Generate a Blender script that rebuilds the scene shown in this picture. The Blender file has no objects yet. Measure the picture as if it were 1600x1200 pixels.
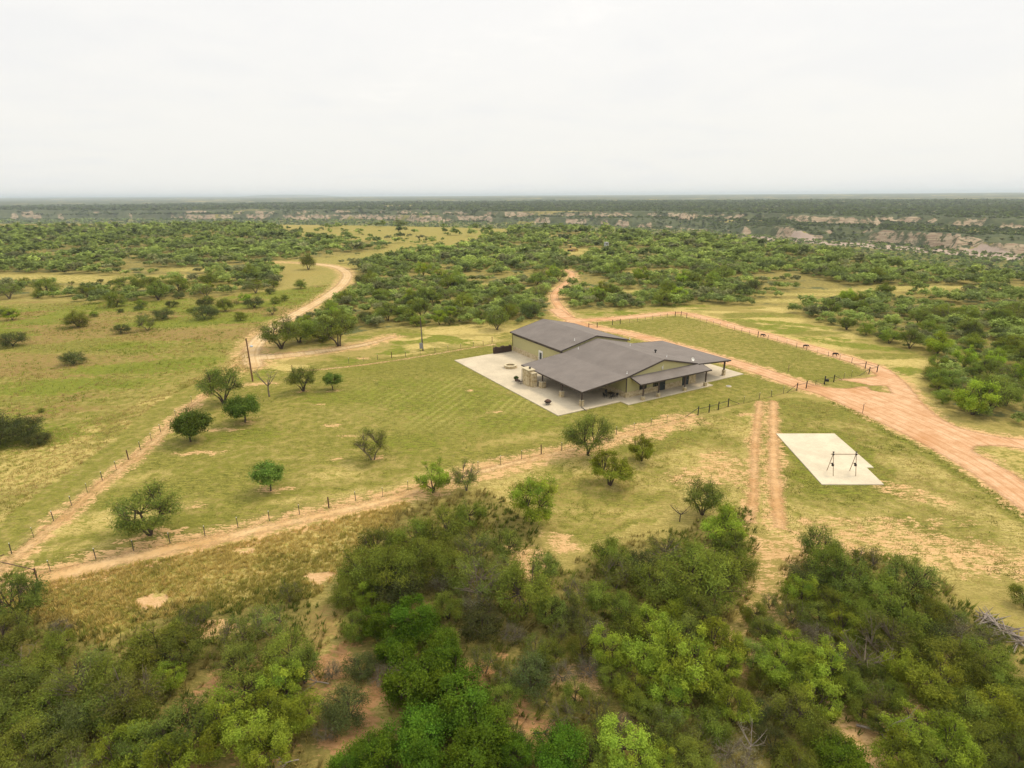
import bpy, bmesh, math, random
import numpy as np
from mathutils import Vector, Matrix
random.seed(7)
RNG = np.random.default_rng(7)
SC = bpy.context.scene
COL = SC.collection
R = math.radians

# ------------------------------------------------------------------ camera geometry
FPX, CAMH, YH, ROLL = 915.0, 35.0, 305.7, R(0.335)     # focal length in 1600 px wide photo, height, horizon row
TH = math.atan((600 - YH) / FPX)
_r, _f, _u = np.array([1, 0, 0.]), np.array([0, math.cos(TH), -math.sin(TH)]), np.array([0, math.sin(TH), math.cos(TH)])
_R = _r * math.cos(ROLL) - _u * math.sin(ROLL)
_U = _r * math.sin(ROLL) + _u * math.cos(ROLL)

def at(px, py, z=0.0):
    """the point of the plane at height z that the photograph shows at (px, py)"""
    d = _f * FPX + _R * (px - 800) + _U * (600 - py)
    t = (z - CAMH) / d[2]
    return np.array([d[0] * t, d[1] * t, z])

def at2(px, py, z=0.0):
    return at(px, py, z)[:2]

def pix(p):
    d = np.array(p, float) - np.array([0, 0, CAMH]); w = d @ _f
    return 800 + FPX * (d @ _R) / w, 600 - FPX * (d @ _U) / w

# ------------------------------------------------------------------ small helpers
def tag(o, label=None, cat=None, group=None, kind=None):
    if label: o['label'] = label
    if cat: o['category'] = cat
    if group: o['group'] = group
    if kind: o['kind'] = kind
    return o

def empty(name, loc=(0, 0, 0), rz=0.0, label=None, cat=None, group=None):
    o = bpy.data.objects.new(name, None)
    COL.objects.link(o); o.location = loc; o.rotation_euler = (0, 0, rz); o.empty_display_size = 0.3
    return tag(o, label, cat, group)

def mesh_np(name, verts, faces, mat=None, smooth=False):
    """verts (n,3), faces (m,k) arrays -> mesh"""
    me = bpy.data.meshes.new(name)
    verts = np.asarray(verts, np.float32); faces = np.asarray(faces, np.int32)
    m, k = faces.shape
    me.vertices.add(len(verts)); me.vertices.foreach_set('co', verts.ravel())
    me.loops.add(m * k); me.loops.foreach_set('vertex_index', faces.ravel())
    me.polygons.add(m)
    me.polygons.foreach_set('loop_start', np.arange(0, m * k, k, dtype=np.int32))
    if smooth: me.polygons.foreach_set('use_smooth', np.ones(m, bool))
    me.update(calc_edges=True)
    if mat: me.materials.append(mat)
    return me

def col_attr(me, name, rgb):
    a = me.attributes.new(name, 'FLOAT_COLOR', 'POINT')
    c = np.ones((len(rgb), 4), np.float32); c[:, :3] = rgb
    a.data.foreach_set('color', c.ravel())

def obj(name, me, parent=None):
    o = bpy.data.objects.new(name, me); COL.objects.link(o)
    if parent: o.parent = parent
    return o

class MB:
    """collects boxes, bars, tubes and lathes; build() links them as ONE mesh object"""
    def __init__(s): s.bm = bmesh.new()
    def box(s, x0, x1, y0, y1, z0, z1):
        vs = [s.bm.verts.new(c) for c in ((x0,y0,z0),(x1,y0,z0),(x1,y1,z0),(x0,y1,z0),(x0,y0,z1),(x1,y0,z1),(x1,y1,z1),(x0,y1,z1))]
        for f in ((3,2,1,0),(4,5,6,7),(0,1,5,4),(1,2,6,5),(2,3,7,6),(3,0,4,7)): s.bm.faces.new([vs[i] for i in f])
        return s
    def prism(s, top, t):
        """solid slab: top polygon (3-D, counter-clockwise from above), thickness t straight down"""
        a = [s.bm.verts.new(p) for p in top]; b = [s.bm.verts.new((p[0], p[1], p[2] - t)) for p in top]
        s.bm.faces.new(a); s.bm.faces.new(b[::-1]); n = len(a)
        for i in range(n): s.bm.faces.new((a[i], b[i], b[(i+1) % n], a[(i+1) % n]))
        return s
    def hull(s, pts_a, pts_b):
        """closed solid between two polygons with the same number of points"""
        a = [s.bm.verts.new(p) for p in pts_a]; b = [s.bm.verts.new(p) for p in pts_b]
        s.bm.faces.new(a[::-1]); s.bm.faces.new(b); n = len(a)
        for i in range(n): s.bm.faces.new((a[i], a[(i+1) % n], b[(i+1) % n], b[i]))
        return s
    def tube(s, pts, rad, n=6, cap=True):
        pts = [Vector(p) for p in pts]
        if not hasattr(rad, '__len__'): rad = [rad] * len(pts)
        rings = []
        for i, p in enumerate(pts):
            d = (pts[min(i+1, len(pts)-1)] - pts[max(i-1, 0)]).normalized()
            x = d.orthogonal().normalized(); y = d.cross(x)
            rings.append([s.bm.verts.new(p + (x * math.cos(2*math.pi*k/n) + y * math.sin(2*math.pi*k/n)) * rad[i]) for k in range(n)])
        for a, b in zip(rings, rings[1:]):
            for k in range(n): s.bm.faces.new((a[k], a[(k+1) % n], b[(k+1) % n], b[k]))
        if cap: s.bm.faces.new(rings[0][::-1]); s.bm.faces.new(rings[-1])
        return s
    def lathe(s, prof, cx=0, cy=0, n=20, closed=False):
        rings = [[s.bm.verts.new((cx + r * math.cos(2*math.pi*k/n), cy + r * math.sin(2*math.pi*k/n), z)) for k in range(n)] for r, z in prof]
        pr = list(zip(rings, rings[1:]))
        if closed: pr.append((rings[-1], rings[0]))
        for a, b in pr:
            for k in range(n): s.bm.faces.new((a[k], a[(k+1) % n], b[(k+1) % n], b[k]))
        if not closed: s.bm.faces.new(rings[0][::-1]); s.bm.faces.new(rings[-1])
        return s
    def ball(s, c, r, sx=1, sy=1, sz=1, rot=None, sub=2):
        m = Matrix.Translation(c) @ (rot or Matrix()) @ Matrix.Diagonal((sx*r, sy*r, sz*r, 1))
        bmesh.ops.create_icosphere(s.bm, subdivisions=sub, radius=1, matrix=m)
        return s
    def mesh(s, name, mat, smooth=False, bevel=0):
        if bevel: bmesh.ops.bevel(s.bm, geom=list(s.bm.edges), offset=bevel, segments=1, affect='EDGES')
        bmesh.ops.recalc_face_normals(s.bm, faces=s.bm.faces)
        me = bpy.data.meshes.new(name); s.bm.to_mesh(me); s.bm.free()
        if smooth: me.polygons.foreach_set('use_smooth', [True] * len(me.polygons))
        me.materials.append(mat); return me
    def build(s, name, mat, parent=None, smooth=False, bevel=0):
        return obj(name, s.mesh(name, mat, smooth, bevel), parent)

# ------------------------------------------------------------------ numpy noise
def _hash(ix, iy, seed):
    h = (ix.astype(np.int64) * 374761393 + iy.astype(np.int64) * 668265263 + seed * 974634777) & 0x7fffffff
    h = ((h ^ (h >> 13)) * 1274126177) & 0x7fffffff
    return ((h ^ (h >> 16)) & 0xffff) / 65535.0
def vnoise(x, y, seed=0):
    ix, iy = np.floor(x), np.floor(y); fx, fy = x - ix, y - iy
    fx = fx*fx*(3-2*fx); fy = fy*fy*(3-2*fy)
    a, b = _hash(ix, iy, seed), _hash(ix+1, iy, seed); c, d = _hash(ix, iy+1, seed), _hash(ix+1, iy+1, seed)
    return (a*(1-fx)+b*fx)*(1-fy) + (c*(1-fx)+d*fx)*fy
def fbm(x, y, seed=0, oct=4):
    x = np.asarray(x, float); y = np.asarray(y, float)
    s = 0; a = 0.5; t = 0
    for k in range(oct): s = s + a*vnoise(x, y, seed+k*17); t += a; a *= .5; x = x*2.03+11.3; y = y*2.03+5.7
    return s / t
def sstep(a, b, x):
    t = np.clip((x-a)/(b-a), 0, 1); return t*t*(3-2*t)
def seg_dist(X, Y, pts, widths=None):
    """distance to a polyline; with widths: distance divided off, i.e. signed (negative inside the stroke)"""
    best = np.full(X.shape, 1e9)
    for i in range(len(pts)-1):
        (ax, ay), (bx, by) = pts[i], pts[i+1]
        dx, dy = bx-ax, by-ay; L = dx*dx+dy*dy + 1e-9
        t = np.clip(((X-ax)*dx+(Y-ay)*dy)/L, 0, 1)
        d = np.hypot(X-ax-t*dx, Y-ay-t*dy)
        if widths is not None: d = d - (widths[i]*(1-t)+widths[i+1]*t)
        best = np.minimum(best, d)
    return best
def poly_sd(X, Y, pts):
    """signed distance to a polygon, negative inside"""
    d = seg_dist(X, Y, list(pts)+[pts[0]])
    ins = np.zeros(X.shape, bool); n = len(pts)
    for i in range(n):
        (ax, ay), (bx, by) = pts[i], pts[(i+1) % n]
        if ay == by: continue
        c = ((ay > Y) != (by > Y)) & (X < (bx-ax)*(Y-ay)/(by-ay)+ax)
        ins ^= c
    return np.where(ins, -d, d)
def W2(pp): return [tuple(at2(*p)) for p in pp]
def smooth_line(pts, k=6):
    """Catmull-Rom through world points"""
    P = [np.array(p, float) for p in pts]; P = [2*P[0]-P[1]] + P + [2*P[-1]-P[-2]]; out = []
    for i in range(1, len(P)-2):
        for t in np.linspace(0, 1, k, endpoint=False):
            out.append(.5*((2*P[i]) + (P[i+1]-P[i-1])*t + (2*P[i-1]-5*P[i]+4*P[i+1]-P[i+2])*t*t + (3*P[i]-P[i-1]-3*P[i+1]+P[i+2])*t**3))
    out.append(P[-2]); return [tuple(p) for p in out]

# ------------------------------------------------------------------ material helpers
def new_mat(name):
    m = bpy.data.materials.new(name); m.use_nodes = True
    nt = m.node_tree; nt.nodes.clear()
    return m, nt
class NT:
    def __init__(s, nt): s.nt = nt
    def n(s, typ, **kw):
        x = s.nt.nodes.new(typ)
        for k, v in kw.items(): setattr(x, k, v)
        return x
    def link(s, a, b): s.nt.links.new(a, b)
    def val(s, sock, v):
        if hasattr(v, 'is_linked') or isinstance(v, bpy.types.NodeSocket): s.link(v, sock)
        else: sock.default_value = v
    def math(s, op, a, b=0.0, c=0.0, clamp=False):
        x = s.n('ShaderNodeMath', operation=op, use_clamp=clamp)
        s.val(x.inputs[0], a); s.val(x.inputs[1], b); s.val(x.inputs[2], c); return x.outputs[0]
    def noise(s, vec, scale, detail=4, rough=.55, dist=0.0):
        x = s.n('ShaderNodeTexNoise'); s.link(vec, x.inputs['Vector'])
        x.inputs['Scale'].default_value = scale; x.inputs['Detail'].default_value = detail
        x.inputs['Roughness'].default_value = rough; x.inputs['Distortion'].default_value = dist
        return x.outputs['Fac']
    def mix(s, fac, a, b):
        x = s.n('ShaderNodeMix', data_type='RGBA'); s.val(x.inputs[0], fac)
        for k, v in ((6, a), (7, b)):
            if isinstance(v, (tuple, list)): x.inputs[k].default_value = (*v[:3], 1)
            else: s.link(v, x.inputs[k])
        return x.outputs[2]
    def mul(s, a, b):
        x = s.n('ShaderNodeMix', data_type='RGBA', blend_type='MULTIPLY'); x.inputs[0].default_value = 1
        for k, v in ((6, a), (7, b)):
            if isinstance(v, (tuple, list)): x.inputs[k].default_value = (*v[:3], 1)
            else: s.link(v, x.inputs[k])
        return x.outputs[2]
    def ss(s, x, a, b):
        m = s.n('ShaderNodeMapRange', interpolation_type='SMOOTHSTEP')
        s.val(m.inputs[0], x); m.inputs[1].default_value = a; m.inputs[2].default_value = b
        return m.outputs[0]
    def pos(s): return s.n('ShaderNodeNewGeometry').outputs['Position']
    def map(s, vec, rz=0.0, sc=(1, 1, 1)):
        m = s.n('ShaderNodeMapping'); s.link(vec, m.inputs[0]); m.inputs['Rotation'].default_value = (0, 0, rz); m.inputs['Scale'].default_value = sc
        return m.outputs[0]
    def objco(s): return s.n('ShaderNodeTexCoord').outputs['Object']
    def bsdf(s, color, rough=.9, spec=.2, metal=0.0, bump=None, bstr=.3, bdist=.05):
        p = s.n('ShaderNodeBsdfPrincipled'); o = s.n('ShaderNodeOutputMaterial')
        if isinstance(color, (tuple, list)): p.inputs['Base Color'].default_value = (*color, 1)
        else: s.link(color, p.inputs['Base Color'])
        s.val(p.inputs['Roughness'], rough); p.inputs['Specular IOR Level'].default_value = spec; p.inputs['Metallic'].default_value = metal
        if bump is not None:
            b = s.n('ShaderNodeBump'); b.inputs['Strength'].default_value = bstr; b.inputs['Distance'].default_value = bdist
            s.link(bump, b.inputs['Height']); s.link(b.outputs[0], p.inputs['Normal'])
        s.link(p.outputs[0], o.inputs[0]); return p, o

def plain(name, c, rough=.7, var=.25, scale=3.0, spec=.3, metal=0.0, bump=.15, dirt=None):
    m, nt = new_mat(name); g = NT(nt); v = g.objco()
    n1 = g.noise(v, scale, 6, .6); n2 = g.noise(v, scale*.15, 3)
    f = g.math('MULTIPLY_ADD', g.math('SUBTRACT', g.math('ADD', n1, n2), 1.0), var*1.6, 1.0)
    cc = g.n('ShaderNodeCombineColor'); [g.link(f, cc.inputs[i]) for i in range(3)]
    col = g.mul(c, cc.outputs[0])
    if dirt: col = g.mix(g.ss(n2, .5, .8), col, dirt)
    g.bsdf(col, rough, spec, metal, n1, bump, .02); return m

M = {}
M['sage'] = plain('sage_wall_paint', (.42, .385, .19), .6, .07, 1.5)
M['trim'] = plain('dark_trim', (.062, .048, .042), .5, .15)
M['darkwood'] = plain('dark_timber', (.085, .06, .05), .7, .3, 5)
M['black'] = plain('black_metal', (.02, .02, .02), .55, .3)
M['iron'] = plain('rusty_iron', (.10, .055, .038), .8, .5, 12)
M['post'] = plain('steel_post', (.085, .075, .06), .8, .4, 12)
M['white'] = plain('white_paint', (.72, .71, .67), .5, .08)
M['pvc'] = plain('white_pipe', (.7, .7, .68), .5, .1)
M['glass'] = plain('dark_window', (.018, .02, .022), .12, .3, spec=.6)
M['door'] = plain('dark_teal_door', (.035, .045, .045), .4, .2)
M['polewood'] = plain('pole_wood', (.16, .085, .045), .9, .4, 8)
M['grey'] = plain('grey_metal', (.25, .25, .25), .5, .2)
M['galv'] = plain('galvanised', (.42, .45, .48), .4, .2)
M['log'] = plain('log_bark', (.075, .048, .036), .95, .6, 9, bump=.6)
M['bleached'] = plain('bleached_wood', (.25, .21, .18), .95, .4, 9, bump=.5)
M['greybark'] = plain('grey_bark', (.17, .135, .10), .95, .4, 9, bump=.5)
M['bark'] = plain('mesquite_bark', (.085, .062, .046), .95, .4, 9, bump=.5)
M['yellow'] = plain('yellow_paint', (.62, .47, .17), .6, .25, 2, dirt=(.3, .22, .12))
M['sand'] = plain('pit_sand', (.33, .26, .15), .95, .35, 6)
M['hide'] = plain('black_hide', (.022, .018, .016), .8, .4, 5)
M['pot'] = plain('clay_pot', (.12, .07, .045), .8, .3)
M['galvrust'] = plain('tan_steel', (.22, .15, .095), .7, .4, 9)

def stone_mat():
    m, nt = new_mat('limestone_veneer'); g = NT(nt); v = g.objco()
    # blocks are laid in the object's own coordinates: x+y along the wall, z up
    sp = g.n('ShaderNodeSeparateXYZ'); g.link(v, sp.inputs[0])
    cb = g.n('ShaderNodeCombineXYZ'); g.link(g.math('ADD', sp.outputs[0], sp.outputs[1]), cb.inputs[0]); g.link(sp.outputs[2], cb.inputs[1])
    br = g.n('ShaderNodeTexBrick'); g.link(cb.outputs[0], br.inputs['Vector'])
    br.inputs['Color1'].default_value = (.50, .40, .23, 1); br.inputs['Color2'].default_value = (.34, .25, .12, 1); br.inputs['Mortar'].default_value = (.42, .36, .26, 1)
    br.inputs['Scale'].default_value = 1; br.inputs['Brick Width'].default_value = .46; br.inputs['Row Height'].default_value = .2
    br.inputs['Mortar Size'].default_value = .012; br.offset = .43; br.squash = 1.4; br.squash_frequency = 3
    n = g.noise(v, 2.2, 5, .65); n2 = g.noise(v, 9, 4)
    col = g.mix(g.ss(n, .42, .62), br.outputs['Color'], (.56, .47, .31)); col = g.mix(g.ss(n2, .58, .78), col, (.30, .21, .10))
    g.bsdf(col, .9, .2, 0, g.math('ADD', br.outputs['Fac'], n2), .5, .03); return m
M['stone'] = stone_mat()
M['stonecap'] = plain('cut_stone', (.52, .45, .31), .9, .15, 3)

def roof_mat():
    m, nt = new_mat('grey_brown_roof'); g = NT(nt); v = g.objco()
    n = g.noise(v, .35, 5, .6); n2 = g.noise(g.map(v, 0, (.3, 6, 1)), 1.5, 5, .65); n3 = g.noise(v, 14, 3, .7)
    t = g.math('ADD', g.math('MULTIPLY', n, .5), g.math('ADD', g.math('MULTIPLY', n2, .35), g.math('MULTIPLY', n3, .45)))
    col = g.mix(g.ss(t, .4, .9), (.122, .105, .096), (.200, .174, .160))
    sp = g.n('ShaderNodeSeparateXYZ'); g.link(v, sp.inputs[0])
    w = g.math('PINGPONG', sp.outputs[1], .2)
    g.bsdf(col, .72, .25, 0, g.math('ADD', g.ss(w, .17, .2), g.math('MULTIPLY', n3, .3)), .25, .02); return m
M['roof'] = roof_mat()

def concrete_mat(name, c, joint):
    m, nt = new_mat(name); g = NT(nt); v = g.objco()
    n = g.noise(v, .22, 6, .62); n2 = g.noise(v, 2.6, 5, .6); n3 = g.noise(v, 25, 2)
    t = g.math('ADD', g.math('MULTIPLY', n, .75), g.math('MULTIPLY', n2, .35))
    col = g.mix(g.ss(t, .36, .74), tuple(x*.80 for x in c), tuple(x*1.07 for x in c))
    col = g.mix(g.math('MULTIPLY', g.ss(g.noise(v, .5, 4, .7), .6, .82), .45), col, tuple(x*.66 for x in c))
    col = g.mix(g.math('MULTIPLY', n3, .12), col, tuple(x*.6 for x in c))
    sp = g.n('ShaderNodeSeparateXYZ'); g.link(v, sp.inputs[0])
    if joint:
        j = g.math('MAXIMUM', g.ss(g.math('PINGPONG', sp.outputs[0], joint/2), joint/2-.025, joint/2-.008), g.ss(g.math('PINGPONG', sp.outputs[1], joint/2), joint/2-.025, joint/2-.008))
        col = g.mix(g.math('MULTIPLY', j, .35), col, tuple(x*.5 for x in c))
    g.bsdf(col, .85, .25, 0, n2, .1, .02); return m
M['concrete'] = concrete_mat('patio_concrete', (.54, .465, .345), 5.0)
M['padconcrete'] = concrete_mat('pad_concrete', (.60, .525, .395), 0)

# ------------------------------------------------------------------ terrain
GX = np.array([-900,-400,0,200,400,600,700,800,900,1000,1100,1200,1300,1400,1500,1600,2000,2600], float)
RIMY = np.array([347,347,348,348.5,349,351,353,356,359,363,369,381,394,408,421,431,450,470], float)      # photo row of the plateau edge
FOOTY = np.array([344,344,344.5,344.5,344,344.5,347,349.5,352,356,361,369,376,383,391,398,425,445], float)    # photo row of the bluffs' foot
UPY = np.array([334,334,333,332,331,331,329,329,330,331,332,333.5,335,337,340,343,350,360], float)          # photo row of the bluffs' top
def _rng(y, z):    # ground distance of a photo row at the centre column, corrected per column below
    out = []
    for c, r in zip(GX, y):
        p = at(c, r, z); out.append(math.hypot(p[0], p[1]))
    return np.array(out)
AZK = np.array([math.atan2(*at(c, r, 0)[:2]) for c, r in zip(GX, RIMY)])
ZF = -45.0
R0K = _rng(RIMY + 2.0, 0.0); R1K = _rng(FOOTY, ZF); R2K = np.maximum(_rng(UPY + 3, -13.0), R1K + 70)
R0K = np.minimum(R0K, R1K - 120)
def terrain(X, Y):
    X = np.asarray(X, float); Y = np.asarray(Y, float)
    r = np.hypot(X, Y); az = np.arctan2(X, Y)
    r0 = np.interp(az, AZK, R0K) + 40*(fbm(X/90, Y/90, 3)-.5)
    n = fbm(X/140, Y/140, 21, 5); gul = np.abs(fbm(X/70, Y/70, 33, 4)-.5)*2
    r1 = np.interp(az, AZK, R1K) + 200*(n-.5)*sstep(600, 1500, r) + 60*(n-.5)
    r2 = np.interp(az, AZK, R2K) + 420*(fbm(X/220, Y/220, 51, 5)-.5)
    r2 = np.maximum(r2, r1 + 40)
    z = 2.4*(fbm(X/160, Y/160, 5, 3)-.5)*sstep(230, 420, r)
    z = z*(1-sstep(0, 70, r-r0)) + ZF*sstep(0, 70, r-r0)
    hc = 17*sstep(.38, .62, fbm(X/150+9, Y/150, 77, 3)+.10*(az < -.05))                       # height of the low cliffs, interrupted
    pxc = 800 + FPX*np.tan(np.clip(az, -1.4, 1.4))/math.cos(TH)
    bluff = sstep(1350, 1385, pxc)*(1-sstep(1490, 1530, pxc)) + .6*sstep(1535, 1560, pxc)
    hc = hc*(1-np.clip(bluff, 0, 1)) + 17*bluff + 5*(1-gul)
    c1 = sstep(-6, 12+26*gul, r-r1)
    zt = -13 + 6*(fbm(X/500, Y/500, 90, 3)-.5)
    steep2 = sstep(.42, .62, fbm(X/110, Y/110, 101, 4))
    u = np.clip((r-r1)/np.maximum(r2-r1, 1), 0, 1)
    bench = (ZF+hc) + (zt-15-(ZF+hc))*u**.9
    zz = ZF + (bench-ZF)*c1
    c2 = sstep(-4, 10+60*(1-steep2)+20*gul, r-r2)
    zz = zz*(1-c2) + zt*c2
    z = np.where(r > r1-8, np.maximum(zz, ZF), z)
    far = np.clip((r-r2)/14000, 0, 1)
    z = z + np.where(r > r2, far*46 + 22*(fbm(X/2500, Y/2500, 61, 4)-.5)*sstep(600, 4000, r-r2) + 7*(fbm(X/260, Y/260, 63, 4)-.5)*sstep(80, 500, r-r2), 0)
    px = 800 + FPX*np.tan(np.clip(az, -1.4, 1.4))/math.cos(TH)
    hill = 62*np.exp(-((px-455)/70)**4)*np.exp(-((r-21000)/1500)**2) + 34*np.exp(-((px-200)/330)**4)*np.exp(-((r-23500)/2000)**2)*(.6+.6*fbm(px/90, r/9000, 4))
    return z + hill

# ---- where things lie on the ground (photo rows turned into ground positions)
FENCE_PX = [(-8,893),(79,892.6),(209,861),(320,838),(421,814),(514,794),(598,776),(747,734.5),(846,709.5),(963,679),(1071,652),(1137,635.5),(1205,620),(1245,609),(1302,595),(1370,581),
            (1352,573),(1258,545),(1184,526),(1073,496.5),(1055,493.5),(969,506),(920,512),(860,522),(769,537),(612,559.5),(545,568),(457,581),(411,577),(330,607),(251,675),(201,718),(137,770),(84,814),(18.7,865.5)]
LAWN = W2(FENCE_PX)
DRIVE_IN = smooth_line(W2([(893,502),(930,512),(985,522),(1040,536),(1110,556),(1180,577),(1250,601),(1300,616),(1380,651),(1450,684),(1530,727),(1600,774),(1700,845)]))
DRIVE_OUT = smooth_line(W2([(868,484),(893,499),(940,499),(1000,494),(1060,489),(1110,499),(1150,511),(1200,524),(1260,541),(1320,559),(1368,575),(1400,600),(1425,632),(1465,662),(1530,683),(1620,697),(1750,712)]))
WIND = smooth_line(W2([(872,420),(884,422.5),(893,427),(892,436),(878,447),(868,458),(867,468),(876,482),(890,497)]))
WEST_ROAD = smooth_line(W2([(420,409),(470,411),(520,416),(542,427),(536,443),(514,461),(482,480),(440,504),(408,528),(393,550),(396,572)]))
SPUR = smooth_line(W2([(396,558),(440,556),(500,549),(560,540),(612,527)]))
TRACK_L = smooth_line(W2([(1187,628),(1183,660),(1180,700),(1178,760),(1172,812)]))
TRACK_R = smooth_line(W2([(1208,628),(1209,680),(1209,720),(1213,770),(1218,822)]))
S_PATH = smooth_line(W2([(-60,945),(30,915),(90,900),(150,884),(210,870),(270,857),(330,845),(400,829),(460,815),(520,801),(600,783),(660,764),(720,745),(790,727),(850,713),(920,696),(1000,676),(1070,656)]))
W_PATH = smooth_line(W2([(-40,915),(12,880),(60,842),(112,797),(150,763),(190,733),(240,692),(275,655),(305,628),(335,610)]))
N_PATH = smooth_line(W2([(470,580),(545,573),(612,564),(680,553),(740,543),(772,538.5)]))
BERM = smooth_line(W2([(1296,628),(1350,652),(1400,684),(1450,706),(1500,740),(1550,772),(1600,812)]))
MASKS = ['dirt', 'green', 'lush', 'brown', 'under', 'red', 'straw', 'wood', 'cliff', 'river', 'bare', 'x']

def blob(X, Y, px, py, rx, ry, ang=0.0, soft=.5):
    cx, cy = at2(px, py); c, s = math.cos(ang), math.sin(ang)
    dx, dy = X-cx, Y-cy
    return 1-sstep(1-soft, 1+soft, np.hypot((dx*c+dy*s)/rx, (dy*c-dx*s)/ry))
def reg(X, Y, pp, soft=3.0):
    return 1-sstep(-soft, soft, poly_sd(X, Y, W2(pp)))

THICKET_PX = [[(-120,1230),(-120,905),(40,905),(70,960),(95,985),(180,1005),(230,960),(330,945),(370,960),(420,925),(470,915),(490,1000),(510,1060),(545,1090),(560,1110),(560,1260)],
              [(560,1260),(540,1040),(540,900),(580,830),(660,790),(760,770),(800,800),(880,900),(960,850),(1080,830),(1160,800),(1170,860),(1150,960),(1190,1050),(1210,1250)],
              [(1200,1250),(1190,1040),(1225,930),(1240,880),(1300,865),(1420,880),(1470,920),(1500,950),(1560,985),(1590,1040),(1680,1080),(1750,1250)]]
CLEAR_FG = [(520,1045,2.6,3.6),(585,1105,1.6,4.2),(560,1160,3.5,2),(352,1075,3.2,2.6),(400,1160,2.2,3),(825,1120,2,2.4),(1345,1150,3.6,2.2),(1000,1130,2,2),(1340,1172,3,1.6),(820,880,4,2),(875,850,3,2.2),(330,1190,2.2,1.6),(1160,1030,1.6,3),(735,1065,1.4,3.6),(900,1060,2.2,1.6),(1290,960,2.5,1.2),(1440,1110,3,1.2)]
MEADOW = [(420,362),(520,352),(640,350),(760,352),(800,356),(790,368),(720,374),(690,384),(640,396),(600,404),(560,412),(545,440),(520,462),(440,500),(400,528),(455,470),(500,425),(430,408),(560,395),(615,384),(560,372),(470,372)]
WOOD_B = [(540,428),(575,408),(640,398),(700,390),(760,376),(790,362),(850,358),(900,361),(1000,366),(1100,372),(1200,384),(1300,398),(1400,411),(1600,434),(1900,470),(1900,760),(1600,672),(1500,655),(1448,632),(1440,585),(1470,562),(1360,528),(1262,500),(1225,478),(1100,476),(1010,482),(920,484),(880,486),(850,500),(780,512),(700,508),(640,512),(575,520),(500,534),(420,548),(396,528),(430,505),(500,475),(535,455)]
WOOD_A = [(-700,350),(-200,348),(0,348),(150,348),(300,349),(420,353),(470,368),(560,374),(612,386),(590,396),(500,404),(420,412),(440,440),(430,452),(330,462),(240,470),(130,472),(60,462),(0,470),(-300,500),(-900,520)]
CLEAR_MID = [(20,434,60,14),(205,382,30,8),(150,437,30,8),(270,432,30,9),(225,447,40,8),(1300,460,24,4),(1375,453,26,4.5),(1450,449,22,4),(1530,449,26,3.5),(1030,425,18,6),(905,403,14,5),(880,370,46,18),(893,396,11,16),(947,392,9,12),(945,391,30,9),(60,405,20,6),(330,420,24,8),(1085,381,22,7),(1030,379,18,6),(800,385,30,9),(670,418,12,5),(760,445,10,4),(840,450,8,4),(720,470,8,3),(1240,470,14,4),(460,376,60,8),(1000,455,8,3)]

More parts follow.
